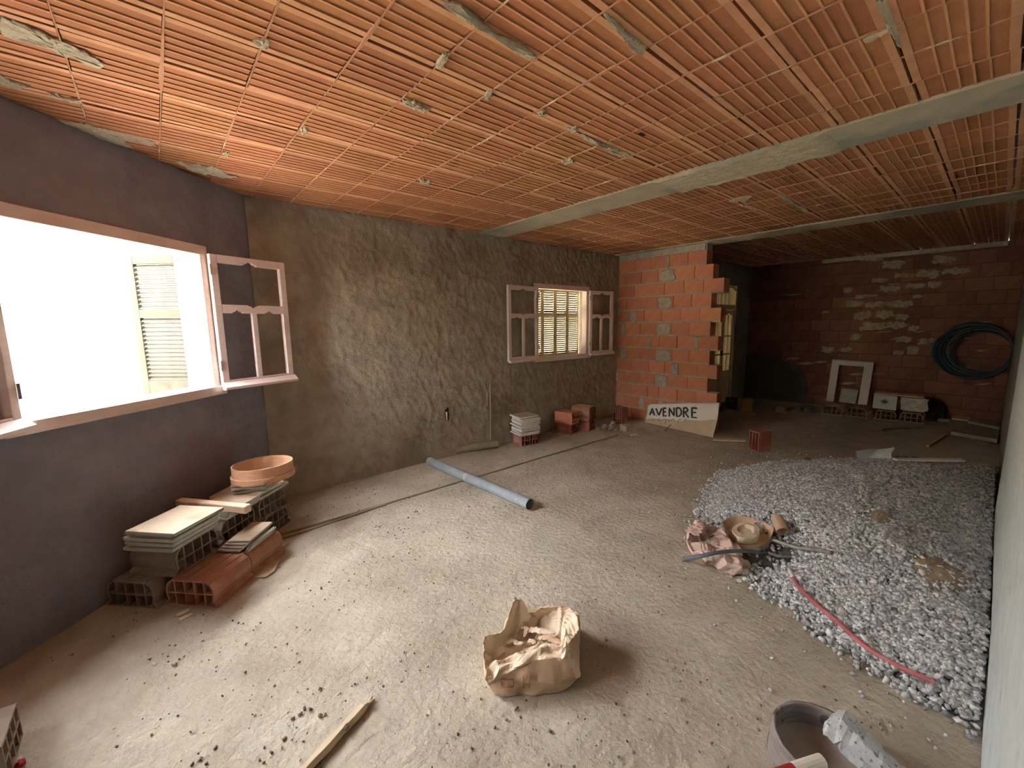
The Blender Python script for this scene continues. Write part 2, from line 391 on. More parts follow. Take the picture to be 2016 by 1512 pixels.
# ---------------------------------------------------------------- ceiling of clay blocks
_pr = UV(-LC-.1, -.2)
def slab_poly(z0, z1, poly): return MB().prism(poly, z0, z1)
ceiling = struct(slab_poly(CEIL+.045, CEIL+.3, [(-2.8,-3.45),(10.25,-3.45),(10.25,6.65),(6.3,6.65),(6.3,4.63),(.62,4.63),(float(_pr[0]),float(_pr[1])),(-2.8,float(_pr[1]))]).obj('ceiling', 'joint'), 'ribbed orange clay block ceiling with mortar joints')
PXW, PYW = .3105, .3435
X0, Y0 = .145, 1.089
def block_mesh(wx, name):
    g = .006
    prof = [(g, .03)]; t = g; segs = [('r',.030),('g',.056),('r',.0085),('g',.0435),('r',.0085),('g',.0435),('r',.0085),('g',.0435),('r',.0085),('g',.056),('r',.030)]
    k = (PYW-2*g)/sum(s_[1] for s_ in segs); mats = []
    prof.append((t, 0)); mats.append(0)
    for kind, w in segs:
        y1 = t+w*k
        if kind == 'r':
            prof.append((y1, 0)); mats.append(1)
        else:
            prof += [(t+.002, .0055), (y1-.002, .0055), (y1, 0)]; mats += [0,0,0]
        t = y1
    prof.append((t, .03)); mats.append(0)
    n = len(prof); m = MB()
    for i in range(n-1):
        (ya, za), (yb, zb) = prof[i], prof[i+1]
        m.add([(.004,ya,za),(wx-.004,ya,za),(wx-.004,yb,zb),(.004,yb,zb)], [(0,3,2,1)], mats[i])
    for xe in (.004, wx-.004):
        f = tuple(range(n)); m.add([(xe,p[0],p[1]) for p in prof], [f if xe < .1 else f[::-1]], 0)
    return m
def inside(x, y): return (np.array([x, y, 0])-QC)@NC > -.32 and y > -.45 and y < YA+.1
protos = {}
def ceiling_block(x, y, wx):
    key = round(wx, 3)
    jit = (R.uniform(-.002,.002), R.uniform(-.0025,.0025), R.uniform(-.0035,.003))
    rot = (R.uniform(-.009,.009), R.uniform(-.008,.008), R.uniform(-.006,.006))
    if key not in protos:
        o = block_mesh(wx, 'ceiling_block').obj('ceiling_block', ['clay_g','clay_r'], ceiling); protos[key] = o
    else: o = copy_of(protos[key], parent=ceiling)
    o.location = (x+jit[0], y+jit[1], CEIL+jit[2]+.002); o.rotation_euler = rot
colsA = [X0+PXW*k for k in range(-3, 10)]
rows = [Y0+PYW*k for k in range(-4, 10)]
for x in colsA:
    for y in rows:
        if inside(x+PXW/2, y+PYW/2) and y+PYW > -.2: ceiling_block(x, y, PXW if x < 2.9 else 3.215-x)
nB = 8; wB = (6.10-3.635)/nB
for k in range(nB):
    for y in rows:
        if y+PYW > -.2: ceiling_block(3.635+wB*k, y, wB)
# third bay: too dim and far to tell blocks apart, still real ribs, one joined part
m3 = MB(); bm = block_mesh(.3385, '')
for k in range(10):
    for y in rows:
        if y+PYW > -.2 and y < 3.75:
            m3.add([(vx+6.5+.34*k, vy+y, vz+CEIL+R.uniform(-.003,.003)) for vx,vy,vz in bm.v], bm.f)
            m3.m[-len(bm.m):] = bm.m
o = m3.obj('block_field', ['clay_g','clay_r'], ceiling); o['kind'] = 'stuff'
# the rest of the slab, behind the camera and over the side room
for lo, hi in (((-2.7,-3.4,CEIL+.004),(1.4,-.29,CEIL+.05)), ((6.4,3.76,CEIL+.004),(10.25,6.65,CEIL+.05))):
    MB().box(lo, hi).obj('slab_soffit', 'terra', ceiling)
slab_poly(CEIL+.006, CEIL+.05, [(-2.7,-.29),(-.787,-.29),(-.787,3.1),(-2.5,1.5),(-2.7,1.5)]).obj('slab_soffit', 'terra', ceiling)
# mortar in the cross joints
def joint_strip(x, y0, y1):
    n = int((y1-y0)/.05); m = MB(); ys_ = np.linspace(y0, y1, n); sd = R.randint(0, 999)
    w = .0024+.0030*np.clip(fbm(ys_*5, ys_*0+3, sd)-.4, 0, 1)*2+.011*np.clip(fbm(ys_*2.3, ys_*0, sd+4)-.60, 0, 1)*3
    dz = CEIL+.003-.004*vnoise(ys_*22, ys_*0, sd+1)
    g = np.stack([np.stack([x-w, ys_, dz+.004], -1), np.stack([x-w*.6, ys_, dz-.001], -1), np.stack([x+w*.7, ys_, dz-.001], -1), np.stack([x+w, ys_, dz+.004], -1)], 0)
    m.sheet(g); m.obj('mortar_joint', 'mortar_j', ceiling)
MT['mortar_j'] = pm('joint_mortar', S(190,140,108), S(208,160,126), 6, .95, .4, 60, c3=S(226,214,190), c3scale=5, c3lo=.58, c3hi=.66)
for x in colsA[1:]: joint_strip(x, -.2, YA if x > .71 else YA-(.71-x)*.937-.02)
for k in range(1, nB): joint_strip(3.635+wB*k, -.2, YA)
# mortar splats: px polygons on the soffit
def splat(pts, t=.012, mat='mortar_c', seed=0, name='mortar_splat', parent=None, plane=None, dens=5):
    parent = parent or ceiling; plane = plane or (lambda x, y: G(x, y, CEIL))
    n = len(pts); P = []
    for i in range(n):
        a, b2 = np.array(pts[i], float), np.array(pts[(i+1)%n], float)
        for k in range(dens+1): P.append(a+(b2-a)*k/(dens+1)+NR.normal(size=2)*1.3)
    W = np.array([plane(*p) for p in P]); c = W.mean(0); m = MB(); k = len(W)
    nrm = np.array([0,0,-1.0]) if parent is ceiling else np.array([-1.0,0,0])
    mid = c+(W-c)*.80+nrm*t+NR.normal(size=W.shape)*t*.30; inn = c+(W-c)*.40+nrm*t*1.1+NR.normal(size=W.shape)*t*.35
    back = W-nrm*.006
    vs = np.vstack([back, W+nrm*t*.25, mid, inn, [c+nrm*t*1.15]])
    fs = []
    for r in range(3): fs += [(r*k+i, r*k+(i+1)%k, (r+1)*k+(i+1)%k, (r+1)*k+i) for i in range(k)]
    fs += [(3*k+i, 3*k+(i+1)%k, 4*k) for i in range(k)]
    m.add(vs, fs); return m.obj(name, mat, parent)
for pts in ([(0,35),(40,45),(110,78),(150,92),(205,128),(198,135),(170,122),(125,108),(60,78),(0,66)],
            [(862,0),(905,8),(945,40),(985,70),(1030,90),(1056,110),(1046,118),(1010,98),(960,62),(915,38),(878,14)],
            [(1190,25),(1215,42),(1232,66),(1252,78),(1272,92),(1266,108),(1248,104),(1240,88),(1222,66),(1200,44)],
            [(497,80),(528,76),(530,92),(512,94)], [(855,128),(872,108),(884,104),(876,128),(862,136)],
            [(955,184),(970,178),(966,192),(955,196)], [(1058,220),(1070,214),(1074,224),(1062,230)],
            [(1112,248),(1132,250),(1140,258),(1122,262)], [(792,196),(815,200),(848,216),(840,220),(810,212),(794,203)],
            [(1140,262),(1165,272),(1215,294),(1245,306),(1236,312),(1200,298),(1160,280)], [(1104,312),(1126,313),(1130,320),(1110,322)],
            [(588,256),(600,250),(606,260),(594,264)], [(826,352),(848,357),(838,364),(828,360)], [(438,298),(452,302),(446,308)],
            [(92,182),(160,198),(164,204),(100,188)], [(90,232),(140,240),(180,246),(236,272),(262,292),(222,282),(150,256),(110,244)],
            [(0,150),(24,160),(60,172),(30,172),(0,164)], [(1725,0),(1746,0),(1768,48),(1775,95),(1758,70),(1742,40)],
            [(1530,380),(1560,394),(1600,420),(1586,416),(1550,398)], [(1432,392),(1478,388),(1470,396),(1440,398)], [(1455,402),(1488,408),(1470,410)],
            [(1700,78),(1760,52),(1762,55),(1702,83)], [(345,318),(420,330),(470,350),(440,350),(380,336)], [(160,246),(300,276),(308,286),(220,272)]):
    splat(pts, .008)
MB().box((0,0,0),(.05,.02,.004)).obj('hole_shade', 'dark', ceiling, loc=G(1262,262,CEIL-.006))  # dark box painting the shade of a small hole in the soffit
# beams
def beam(name, x0, x1, rough_rng, label):
    ys_ = np.arange(-.15, YA, .03); xs_ = np.linspace(x0, x1, 13); gx, gy = np.meshgrid(xs_, ys_)
    rg = np.clip((gy-rough_rng[0])/.06, 0, 1)*np.clip((rough_rng[1]-gy)/.06, 0, 1)
    z = CEIL-.004-.004*fbm(gx*4, gy*3, 61)-rg*(.022*ridged(gx*14, gy*5, 62)+.008*vnoise(gx*40, gy*16, 63))
    edge = .012*(fbm(gy*4, gx*0+x0, 64)-.5)
    gx = gx+np.where(gx < x0+.03, edge, 0)+np.where(gx > x1-.03, edge, 0)
    m = MB(); g = np.stack([gx, gy, z], -1); m.sheet(g[::-1]); nc = len(xs_)-1; rr = rg[::-1]
    for k in range(len(m.m)): m.m[k] = 1 if rr[k//nc, k%nc] > .5 else 0
    for c in (0, -1):
        e = g[:, c]; u = e.copy(); u[:, 2] = CEIL+.05; m.sheet(np.stack([e, u] if c == 0 else [u, e], 0))
    return struct(m.obj(name, ['mortar_b','mortar_c'], smooth=False), label)
MT['mortar_b'] = pm('beam_cement', S(186,180,158), S(206,198,176), 5, .95, .6, 50, bdist=.006, c3=S(166,166,152), c3scale=1.6, c3lo=.48, c3hi=.56)
beam('trim_1', 3.215, 3.635, (.80, 1.98), 'rough cement beam strip across the block ceiling')
beam('trim_2', 6.10, 6.50, (9, 10), 'smooth cement beam strip above the brick partition')

# ---------------------------------------------------------------- brick partition
RP, RZ = .2086, 2.688
part = MB(); XP = 6.2
ends = [2.879,2.77,2.614,2.779,2.634,2.772,2.649,2.76,2.642,2.769,2.623,2.76,2.64]
crop = lambda cx, cy: (1180+cx/3.4353, 460+cy/3.4353)
joints = {1:[240,345,465,600],2:[175,285,395,520,645],3:[235,345,440,570,705],4:[185,295,395,500,625],5:[210,305,420,550,680],
          6:[175,275,400,490,605],7:[225,330,405,525,650],8:[180,275,375,495,605],9:[220,335,440,510,660],10:[165,280,370,465,595],
          11:[215,325,400,525,655],12:[175,265,390,520,650],13:[215,325,430,560,690]}
for r in range(13):
    zt = RZ-RP*r; part.box((XP+.022, ends[r]+.012, max(0, zt-RP)), (XP+.19, YA, zt-.002 if r else CEIL))
part.box((XP+.004, ends[0]+.03, RZ), (XP+.19, YA, CEIL-.002))
for r in range(12): part.box((XP+.004, ends[r]+.006 if ends[r] > ends[r+1] else ends[r+1]+.006, RZ-RP*(r+1)-.003), (XP+.03, YA, RZ-RP*r-.186))
wall_part = struct(part.obj('wall_partition', 'mortar'), 'half-built toothed wall of orange hollow bricks')
for r in range(13):
    zt = RZ-RP*r; zb = max(.004, zt-.188); zc = (zt+zb)/2
    js = [YA+.0]
    for cx in joints[r+1]:
        # image x of the joint, at this course's height on the face of the partition
        lo, hi = 400, 900
        for _ in range(40):
            mid = (lo+hi)/2
            if PX(crop(cx,0)[0], mid, XP)[2] > zc: lo = mid
            else: hi = mid
        js.append(float(PX(crop(cx,0)[0], lo, XP)[1]))
    js.append(ends[r])
    for a, b2 in zip(js[:-1], js[1:]):
        if a-b2 < .03: continue
        d = R.uniform(-.004,.004); g = R.choice([.002,.003,.005])
        lst = (b2 == js[-1])
        m = MB().box((0, b2+g, zb), (.18 if lst else .06, a-g, zt-.004), T=Matrix.Translation((0,-(a+b2)/2,-zc)))
        m.obj('brick', 'brick', wall_part, loc=(XP+d, (a+b2)/2, zc))
for r, c0, c1 in ((1,395,525),(3,392,497),(4,208,256),(5,145,178),(5,385,492),(6,328,356),(6,640,676),(7,138,188),(7,372,498),(8,488,540),(9,112,130),(9,372,470),(11,262,305),(0,455,475),(11,395,450)):
    zt = RZ-RP*r; y = [PX(crop(c,0)[0], 460+(150+r*90)/3.4353, XP)[1] for c in (c0, c1)]
    n = 14; cz = zt-.105; P = []
    for k in range(n):
        a = 2*math.pi*k/n; q = 1/max(abs(math.cos(a)), abs(math.sin(a)))*R.uniform(.8,1.08)
        P.append((XP-.004, (y[0]+y[1])/2+math.cos(a)*q*(y[0]-y[1])/2*.92, max(.02, cz+math.sin(a)*q*.100)))
    P = np.array(P); c = P.mean(0); k = n
    m = MB().add(np.vstack([P+[.012,0,0], c+(P-c)*.9+[-.006,0,0], c+(P-c)*.45+NR.normal(size=P.shape)*.003+[-.011,0,0], [c+[-.012,0,0]]]),
        [(q*k+i, q*k+(i+1)%k, (q+1)*k+(i+1)%k, (q+1)*k+i) for q in range(2) for i in range(k)]+[(2*k+i, 2*k+(i+1)%k, 3*k) for i in range(k)])
    m.obj('mortar_patch', 'mortar', wall_part)

# ---------------------------------------------------------------- dim brick end wall
XE = 9.8
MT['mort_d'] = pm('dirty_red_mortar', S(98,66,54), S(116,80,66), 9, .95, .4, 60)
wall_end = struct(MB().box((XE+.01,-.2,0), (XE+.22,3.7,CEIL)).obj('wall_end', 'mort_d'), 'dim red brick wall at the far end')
bx = {}
for r in range(14):
    zt = min(CEIL-.002, .205+r*.2075); zb = r*.2075
    if zt-zb < .03: continue
    y = -.16-(.15 if r % 2 else 0)
    while y < 3.57:
        y1 = min(y+.305, 3.57); yy = max(y, -.14)
        if y1-yy > .04:
            key = (round(y1-yy,3), round(zt-zb,3))
            if key not in bx:
                w, h = y1-yy, zt-zb
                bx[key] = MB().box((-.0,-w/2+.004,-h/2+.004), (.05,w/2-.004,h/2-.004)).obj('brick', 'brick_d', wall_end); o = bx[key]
            else: o = copy_of(bx[key], parent=wall_end)
            o.location = (XE+R.uniform(-.003,.004), (y1+yy)/2, (zt+zb)/2)
        y += .305
c4 = lambda cx, cy: (1350+cx/3.027, 350+cy/3.027)
sm = [(1250,565,1365,598),(1380,545,1515,600),(1535,535,1690,575),(1180,495,1310,540),(1475,465,1610,510),(1150,645,1280,680),(1310,630,1420,662),(1445,615,1520,660),
      (960,735,1060,772),(1070,738,1190,775),(1205,732,1345,772),(1005,795,1105,845),(1130,790,1240,838),(1255,815,1330,850),(1050,860,1180,915),(1190,860,1320,900),(1330,880,1390,918),
      (985,928,1050,972),(1255,945,1345,982),(1390,955,1475,995),(810,1005,880,1045),(925,1008,995,1040),(1320,1005,1390,1055),(1240,1030,1300,1058),(1355,697,1415,718),(940,655,990,690),(1020,695,1140,710),
      (1110,600,1210,625),(1050,480,1170,496)]
for x0,y0,x1,y1 in sm:
    P = []
    for (fx, fy) in ((0,.1),(.15,0),(.3,.05),(.45,-.02),(.65,.05),(.8,0),(1,.1),(1.12,.2),(1.0,.4),(1.05,.6),(.9,.75),(.75,1),(.6,.9),(.45,1.02),(.3,.95),(.15,.8),(0,1.0),(-.1,.7),(.02,.5),(-.06,.3)):
        q = c4(x0+(x1-x0)*(fx+R.uniform(-.09,.09)), y0+(y1-y0)*(fy+R.uniform(-.16,.16))); P.append(PX(*q, XE-.004))
    P = np.array(P); c = P.mean(0); k = len(P)
    MB().add(np.vstack([P+[.006,0,0], c+(P-c)*.93+[-.003,0,0], [c+[-.005,0,0]]]), [(i,(i+1)%k,k+(i+1)%k,k+i) for i in range(k)]+[(k+i,k+(i+1)%k,2*k) for i in range(k)]).obj('mortar_smear', 'mortar_w', wall_end)
for k in range(26):
    x, y = R.uniform(1560,1940), R.uniform(515,790); w = R.uniform(8,26); h = R.uniform(1.2,3.2)
    P = np.array([PX(x+w*fx, y+h*fy+w*fx*-.05, XE-.004) for fx, fy in ((-1,0),(-.5,-.7),(0,-1),(.6,-.6),(1,.1),(.5,.7),(0,1),(-.5,.6))]); c = P.mean(0); n_ = len(P)
    MB().add(np.vstack([P+[.006,0,0], c+(P-c)*.9+[-.002,0,0], [c+[-.003,0,0]]]), [(i,(i+1)%n_,n_+(i+1)%n_,n_+i) for i in range(n_)]+[(n_+i,n_+(i+1)%n_,2*n_) for i in range(n_)]).obj('mortar_smear', 'mortar_w', wall_end)
MT['patch_d'] = pm('dark_cement_patch', S(84,88,80), S(102,104,94), 4, .95, .4, 40)
pp = [(0,0),(0,.98),(.25,.96),(.55,.86),(.8,.80),(1.0,.74),(1.12,.55),(1.18,.3),(1.15,0)]
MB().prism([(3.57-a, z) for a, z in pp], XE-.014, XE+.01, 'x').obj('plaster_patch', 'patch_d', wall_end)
for (x0,y0),(x1,y1) in (((1620,513),(1770,508)),((1770,508),(1890,500)),((1890,498),(1985,476))):
    a, b2 = PX(x0,y0,XE-.006), PX(x1,y1,XE-.006)
    MB().box((-.02, min(a[1],b2[1]), CEIL-.07), (.02, max(a[1],b2[1]), CEIL-.002)).obj('mortar_fillet', 'mortar', wall_end, loc=(XE-.006,0,0))

# ---------------------------------------------------------------- windows
def edge_notch(x0, x1, z, d, cx_list, hw, up=1, step=.012):
    pts = [(x0, z)]
    for cx in cx_list:
        pts += [(cx-hw, z), (cx-hw*.9, z+up*d*.30), (cx-hw*.62, z+up*d*.38)]
        for k in range(7):
            a = math.pi-math.pi*k/6; pts.append((cx+math.cos(a)*hw*.5, z+up*(d*.42+math.sin(a)*d*.58)))
        pts += [(cx+hw*.62, z+up*d*.38), (cx+hw*.9, z+up*d*.30), (cx+hw, z)]
    return pts+[(x1, z)]
def make_sash(parent, w, h, loc, rotz):
    t = .038; st = .052
    m = MB(); y0, y1 = -t/2, t/2
    m.box((0,y0,0), (st,y1,h)).box((w-st,y0,0), (w,y1,h)); zt = h-.062
    m.prism([(st,h)]+[(x,z) for x,z in edge_notch(st, w-st, zt, .03, [w/2], .055)]+[(w-st,h)], y0, y1, 'y')
    m.box((st,y0,0), (w-st,y1,.06))
    sash = m.obj('sash', 'wood_frame', parent, loc=loc, rotz=rotz, bevel=.004)
    zm = h*.60
    top = edge_notch(st, w-st, zm+.035, .024, [w/2], .05, -1); bot = edge_notch(st, w-st, zm-.032, .026, [st+(w-2*st-.03)/4, w-st-(w-2*st-.03)/4], .045, 1)
    MB().prism(top+bot[::-1], y0, y1, 'y').obj('mid_rail', 'wood_frame', sash)
    MB().box((w/2-.02,y0+.004,.055), (w/2+.02,y1-.004,zm-.030)).obj('mullion', 'wood_frame', sash, bevel=.003)
    MB().prism([(y0-.001,-.012),(y0-.045,-.012),(y0-.045,.008),(y0-.001,.045)], -.008, w+.01, 'x').obj('weather_bar', 'wood_frame', sash)
    for z in (.14, h-.16): MB().tube([(-.004,y0-.004,z),(-.004,y0-.004,z+.08)], .007, 8).obj('hinge', 'steel', sash)
    return sash
def make_shutter(parent, w, h, loc, rotz, rows=((.10,.56),(.62,.94)), st=.055, mat='shutter', smat=None):
    t = .035; m = MB()
    m.box((0,0,0),(st,t,h)).box((w-st,0,0),(w,t,h)).box((st,0,0),(w-st,t,h*rows[0][0]))
    m.box((st,0,h*rows[0][1]),(w-st,t,h*rows[1][0])).box((st,0,h*rows[1][1]),(w-st,t,h))
    sh = m.obj('shutter', mat, parent, loc=loc, rotz=rotz, bevel=.003)
    sl = None
    for a, b2 in rows:
        n = int((b2-a)*h/.032)
        for k in range(n):
            z = h*a+(k+.5)*((b2-a)*h/n)
            if sl is None:
                sl = MB().box((st-.004,-.019,-.0035),(w-st+.004,.019,.0035)).obj('slat', smat or mat, sh); o = sl
            else: o = copy_of(sl, parent=sh)
            o.location = (0, t/2, z); o.rotation_euler = (math.radians(-42), 0, 0)
    return sh
def window(name, origin, ang, x0, x1, z0, z1, label):
    wd = bpy.data.objects.new(name, None); COL.objects.link(wd); wd.location = [float(q) for q in origin]; wd.rotation_euler = (0,0,ang)
    struct(wd, label); f = .06; ya, yb = -.035, .06
    MB().box((x0-f,ya,z1-.012),(x1+f,yb,z1+f)).obj('frame_head', 'wood_frame', wd, bevel=.004)
    MB().box((x0-f-.02,ya-.025,z0-f),(x1+f+.02,yb,z0+.008)).obj('frame_sill', 'wood_frame', wd, bevel=.004)
    for a in (x0-f, x1-.012): MB().box((a,ya,z0+.008),(a+f+.012,yb,z1-.012)).obj('frame_jamb', 'wood_frame', wd, bevel=.004)
    return wd
win1 = window('window_1', UV(0,0), AC, -1.775, -.555, 1.185, 2.215, 'big open casement window in the canted wall')
def loc1(u, v): return (u, -v, 0)
s1 = make_sash(win1, .605, 1.045, (-.522, -.062, 1.172), math.radians(21.15-43.12))
s2 = make_sash(win1, .605, 1.045, (-1.80, -.062, 1.172), math.radians(180+24)); s2.scale = (1,-1,1)
sh1 = make_shutter(win1, .47, 1.09, (-.503, .145, 1.125), math.radians(92))
window('fill_window', UV(0,0), AC, -3.25, -2.75, 1.0, 2.215, 'added unseen window further along the canted wall, for fill light')  # frame for the added fill opening
win2 = window('window_2', (0,YA,0), 0, 4.235, 5.345, 1.155, 2.17, 'small casement window with closed louvred shutters')
s3 = make_sash(win2, .60, 1.03, (4.215, -.06, 1.142), math.radians(184)); s3.scale = (1,-1,1)
s4 = make_sash(win2, .545, 1.03, (5.375, -.06, 1.142), math.radians(-6))
for k in range(4):
    make_shutter(win2, .278, 1.03, (4.232+k*.2795, .14, 1.15), 0, rows=((.04,.60),(.65,.96)), st=.034, mat='wood_white', smat='shutter_b')

# ---------------------------------------------------------------- arched door
door = bpy.data.objects.new('door_1', None); COL.objects.link(door); door.location = (8.02, 3.57, 0); struct(door, 'cream arched glazed double door behind the brick partition')
DW, DH = 1.04, 2.36
def arch(d): return [(d, 0), (d, 2.27-d*.4), (.22+d*.3, 2.36-d), (DW-.22-d*.3, 2.36-d), (DW-d, 2.27-d*.4), (DW-d, 0)]
a_, b_ = arch(0), arch(.05)
m = MB(); n = len(a_)
m.add([(x,-.02,z) for x,z in a_]+[(x,-.02,z) for x,z in b_]+[(x,.08,z) for x,z in a_]+[(x,.08,z) for x,z in b_],
      [q for i in range(n-1) for q in ((i,i+1,n+i+1,n+i),(2*n+i,3*n+i,3*n+i+1,2*n+i+1),(n+i,n+i+1,3*n+i+1,3*n+i),(i,2*n+i,2*n+i+1,i+1))])
m.obj('door_frame', 'wood_white', door)
MB().box((.05,-.01,1.88),(DW-.05,.06,1.98)).obj('transom', 'wood_white', door, bevel=.005)
for x in (.35, .52, .69): MB().box((x-.014,0,1.98),(x+.014,.03,2.31)).obj('transom_bar', 'wood_white', door)
MB().prism([(.05,1.97),(DW-.05,1.97),(DW-.05,2.25),(DW-.24,2.31),(.24,2.31),(.05,2.25)], .012, .016, 'y').obj('transom_pane', 'glass', door)
for s in (0, 1):
    x0 = .052+s*.468; x1 = x0+.466; y0, y1 = .002, .042; st = .07
    m = MB().box((x0,y0,.01),(x0+st,y1,1.875)).box((x1-st,y0,.01),(x1,y1,1.875)).box((x0+st,y0,.01),(x1-st,y1,.12))
    m.box((x0+st,y0,.56),(x1-st,y1,.66)); m.prism([(x0+st,1.875)]+edge_notch(x0+st, x1-st, 1.78, .03, [(x0+x1)/2], .06)+[(x1-st,1.875)], y0, y1, 'y')
    leaf = m.obj('door_leaf', 'wood_white', door, bevel=.004)
    MB().box((x0+st,y0+.012,.12),(x1-st,y1-.008,.56)).obj('lower_panel', 'wood_white', leaf, bevel=.006)
    for z in (1.0, 1.36): MB().box((x0+st,y0+.008,z-.014),(x1-st,y1-.008,z+.014)).obj('glazing_bar', 'wood_white', leaf)
    xm = (x0+x1)/2; MB().box((xm-.012,y0+.008,.66),(xm+.012,y1-.008,1.79)).obj('glazing_bar', 'wood_white', leaf)
    for z0, z1 in ((.66,1.0),(1.0,1.36),(1.36,1.81)):
        for xa, xb in ((x0+st,xm),(xm,x1-st)): MB().box((xa,.02,z0),(xb,.024,z1)).obj('pane', 'glass', leaf)
    if s == 0: MB().box((x1-.05,-.03,.98),(x1-.02,.003,1.1)).obj('handle', 'black', leaf)
# ================================================================ things
def rotT(loc=(0,0,0), rz=0, rx=0, ry=0):
    return Matrix.Translation([float(q) for q in loc]) @ Matrix.Rotation(rz,4,'Z') @ Matrix.Rotation(ry,4,'Y') @ Matrix.Rotation(rx,4,'X')
def hollow(L, W, H, nx, nz, web=.009):
    """clay brick, holes run along local x; end faces at x=0 and x=L"""
    m = MB(); hw = (W-web*(nx+1))/nx; hh = (H-web*(nz+1))/nz
    ys_ = [0]
    for k in range(nx): ys_ += [ys_[-1]+web, ys_[-1]+web+hw]
    ys_.append(W); zs_ = [0]
    for k in range(nz): zs_ += [zs_[-1]+web, zs_[-1]+web+hh]
    zs_.append(H)
    for i in range(len(ys_)-1):
        for j in range(len(zs_)-1):
            ya,yb,za,zb = ys_[i],ys_[i+1],zs_[j],zs_[j+1]
            if i % 2 and j % 2:
                m.add([(0,ya,za),(0,yb,za),(0,yb,zb),(0,ya,zb),(L,ya,za),(L,yb,za),(L,yb,zb),(L,ya,zb)], [(0,1,5,4),(1,2,6,5),(2,3,7,6),(3,0,4,7)])
            else:
                for x in (0,L): m.add([(x,ya,za),(x,yb,za),(x,yb,zb),(x,ya,zb)], [(0,3,2,1) if x == 0 else (0,1,2,3)])
    for q in ([(0,0,0),(L,0,0),(L,W,0),(0,W,0)],[(0,0,H),(0,W,H),(L,W,H),(L,0,H)],[(0,0,0),(0,0,H),(L,0,H),(L,0,0)],[(0,W,0),(L,W,0),(L,W,H),(0,W,H)]): m.add(q, [(0,1,2,3)])
    m.v = [(x-L/2, y-W/2, z) for x,y,z in m.v]
    return m
def hourdis(L=.31, W=.33, H=.165, nx=5):
    """ceiling block: cells along local x, side flanges and rounded shoulders"""
    m = MB(); w = .009; x0, x1 = -L/2, L/2; h2 = W/2
    out = [(-h2-.012,0),(-h2-.012,.022),(-h2+.012,.036),(-h2+.004,.07),(-h2+.004,H-.055),(-h2+.02,H-.018),(-h2+.05,H)]
    full = out+[(-y,z) for y,z in out[::-1]]
    inn = [(-h2+.002,w),(-h2+.002,.018),(-h2+.022,.038),(-h2+.014,.07),(-h2+.014,H-.055),(-h2+.028,H-.026),(-h2+.053,H-w)]
    full_i = inn+[(-y,z) for y,z in inn[::-1]]
    n = len(full)
    def ring(x): return [(x,y,z) for y,z in full]+[(x,y,z) for y,z in full_i]
    vs = ring(x0)+ring(x1); N2 = 2*n; fs = []
    for i in range(n):
        k = (i+1)%n
        fs += [(i,k,n+k,n+i),(N2+i,N2+n+i,N2+n+k,N2+k),(i,N2+i,N2+k,k),(n+i,n+k,N2+n+k,N2+n+i)]
    m.add(vs, fs)
    m.box((x0+.001,-h2+.01,H/2-w/2),(x1-.001,h2-.01,H/2+w/2))
    for k in range(1,nx):
        y = -h2+W*k/nx; m.box((x0+.001,y-w/2,w*.5),(x1-.001,y+w/2,H-w*.5))
    # scored ribs on top
    for k in range(4):
        y = -.10+.066*k; m.box((x0,y-.008,H-.002),(x1,y+.008,H+.005))
    return m
def place(m, name, mat, loc, rz, label, cat, group=None, rx=0, ry=0, bevel=0, smooth=False, mats=None):
    o = m.obj(name, mats or mat, loc=loc, bevel=bevel, smooth=smooth); o.rotation_euler = (rx, ry, rz)
    return tag(o, label, cat, group)
def uvp(u, v, z=0.0): return UV(u, v, z)

# ---- pile of blocks and tiles by the canted wall
HB = .165
def hb(u, v, z, along, label, mat='block', W=.318, group=None):
    p = uvp(u, v, z)
    return place(hourdis(W=W), 'hollow_block', mat, p, AC+(0 if along else math.pi/2), label, 'block', group)
hb(-1.375, .205, 0, True, 'hollow clay block at the pile front, against the canted wall', 'block_dust')
hb(-1.335, .555, 0, True, 'terracotta hollow block on the floor at the pile front, rounded side to the room')
hb(-1.015, .55, 0, True, 'terracotta hollow block on the floor behind the front one, under leaning tiles')
hb(-1.045, .203, 0, True, 'hollow clay block on the floor between the wall and terracotta blocks', 'block_dust')
hb(-1.30, .30, HB+.005, False, 'hollow clay block carrying the tall stack of slabs', 'block_dust')
hb(-.955, .30, HB+.005, False, 'hollow clay block carrying low tiles and the wooden rail', 'block_dust')
def tile(u, v, z, du, dv, t, rz, label, group, mat='tile', name='floor_tile', tx=0, ty=0):
    o = MB().box((-du/2,-dv/2,0),(du/2,dv/2,t), mi=1, top=0).obj(name, [mat,'tile_edge'], loc=uvp(u,v,z), bevel=.0025)
    o.rotation_euler = (tx, ty, AC+rz); return tag(o, label, 'tile', group)
z = 2*HB+.012; tl = 'cream slab in the tall stack on hollow blocks below the big window'
for k in range(8):
    t = .0195; last = k == 7; ins = 0 if k % 2 else .018
    tile(-1.345-.009*k+ins*.5+R.uniform(-.006,.006), .345+.014*k-ins*.5+R.uniform(-.006,.006), z, .345-ins, .315-ins, t, R.uniform(-.025,.025), tl if not last else 'topmost cream slab of the tall stack below the big window', 'slabs in the tall stack'); z += t+.002
z = 2*HB+.012
for k in range(3):
    tile(-.93+R.uniform(-.01,.01), .33+.015*k, z, .30, .30, .02, R.uniform(-.03,.03), 'tile lying under the pink wooden rail on hollow blocks', 'tiles under the wooden rail', 'tile_dust'); z += .0225
zr = z
m = MB().box((-.29,-.028,0),(.29,.028,.055)); o = m.obj('wooden_rail', 'wood_plank', loc=uvp(-1.065,.37,zr), bevel=.008); o.rotation_euler = (0,0,AC-math.pi/2-.10)
tag(o, 'planed pink wooden rail lying across the tile pile', 'board')
zs_ = HB+.012
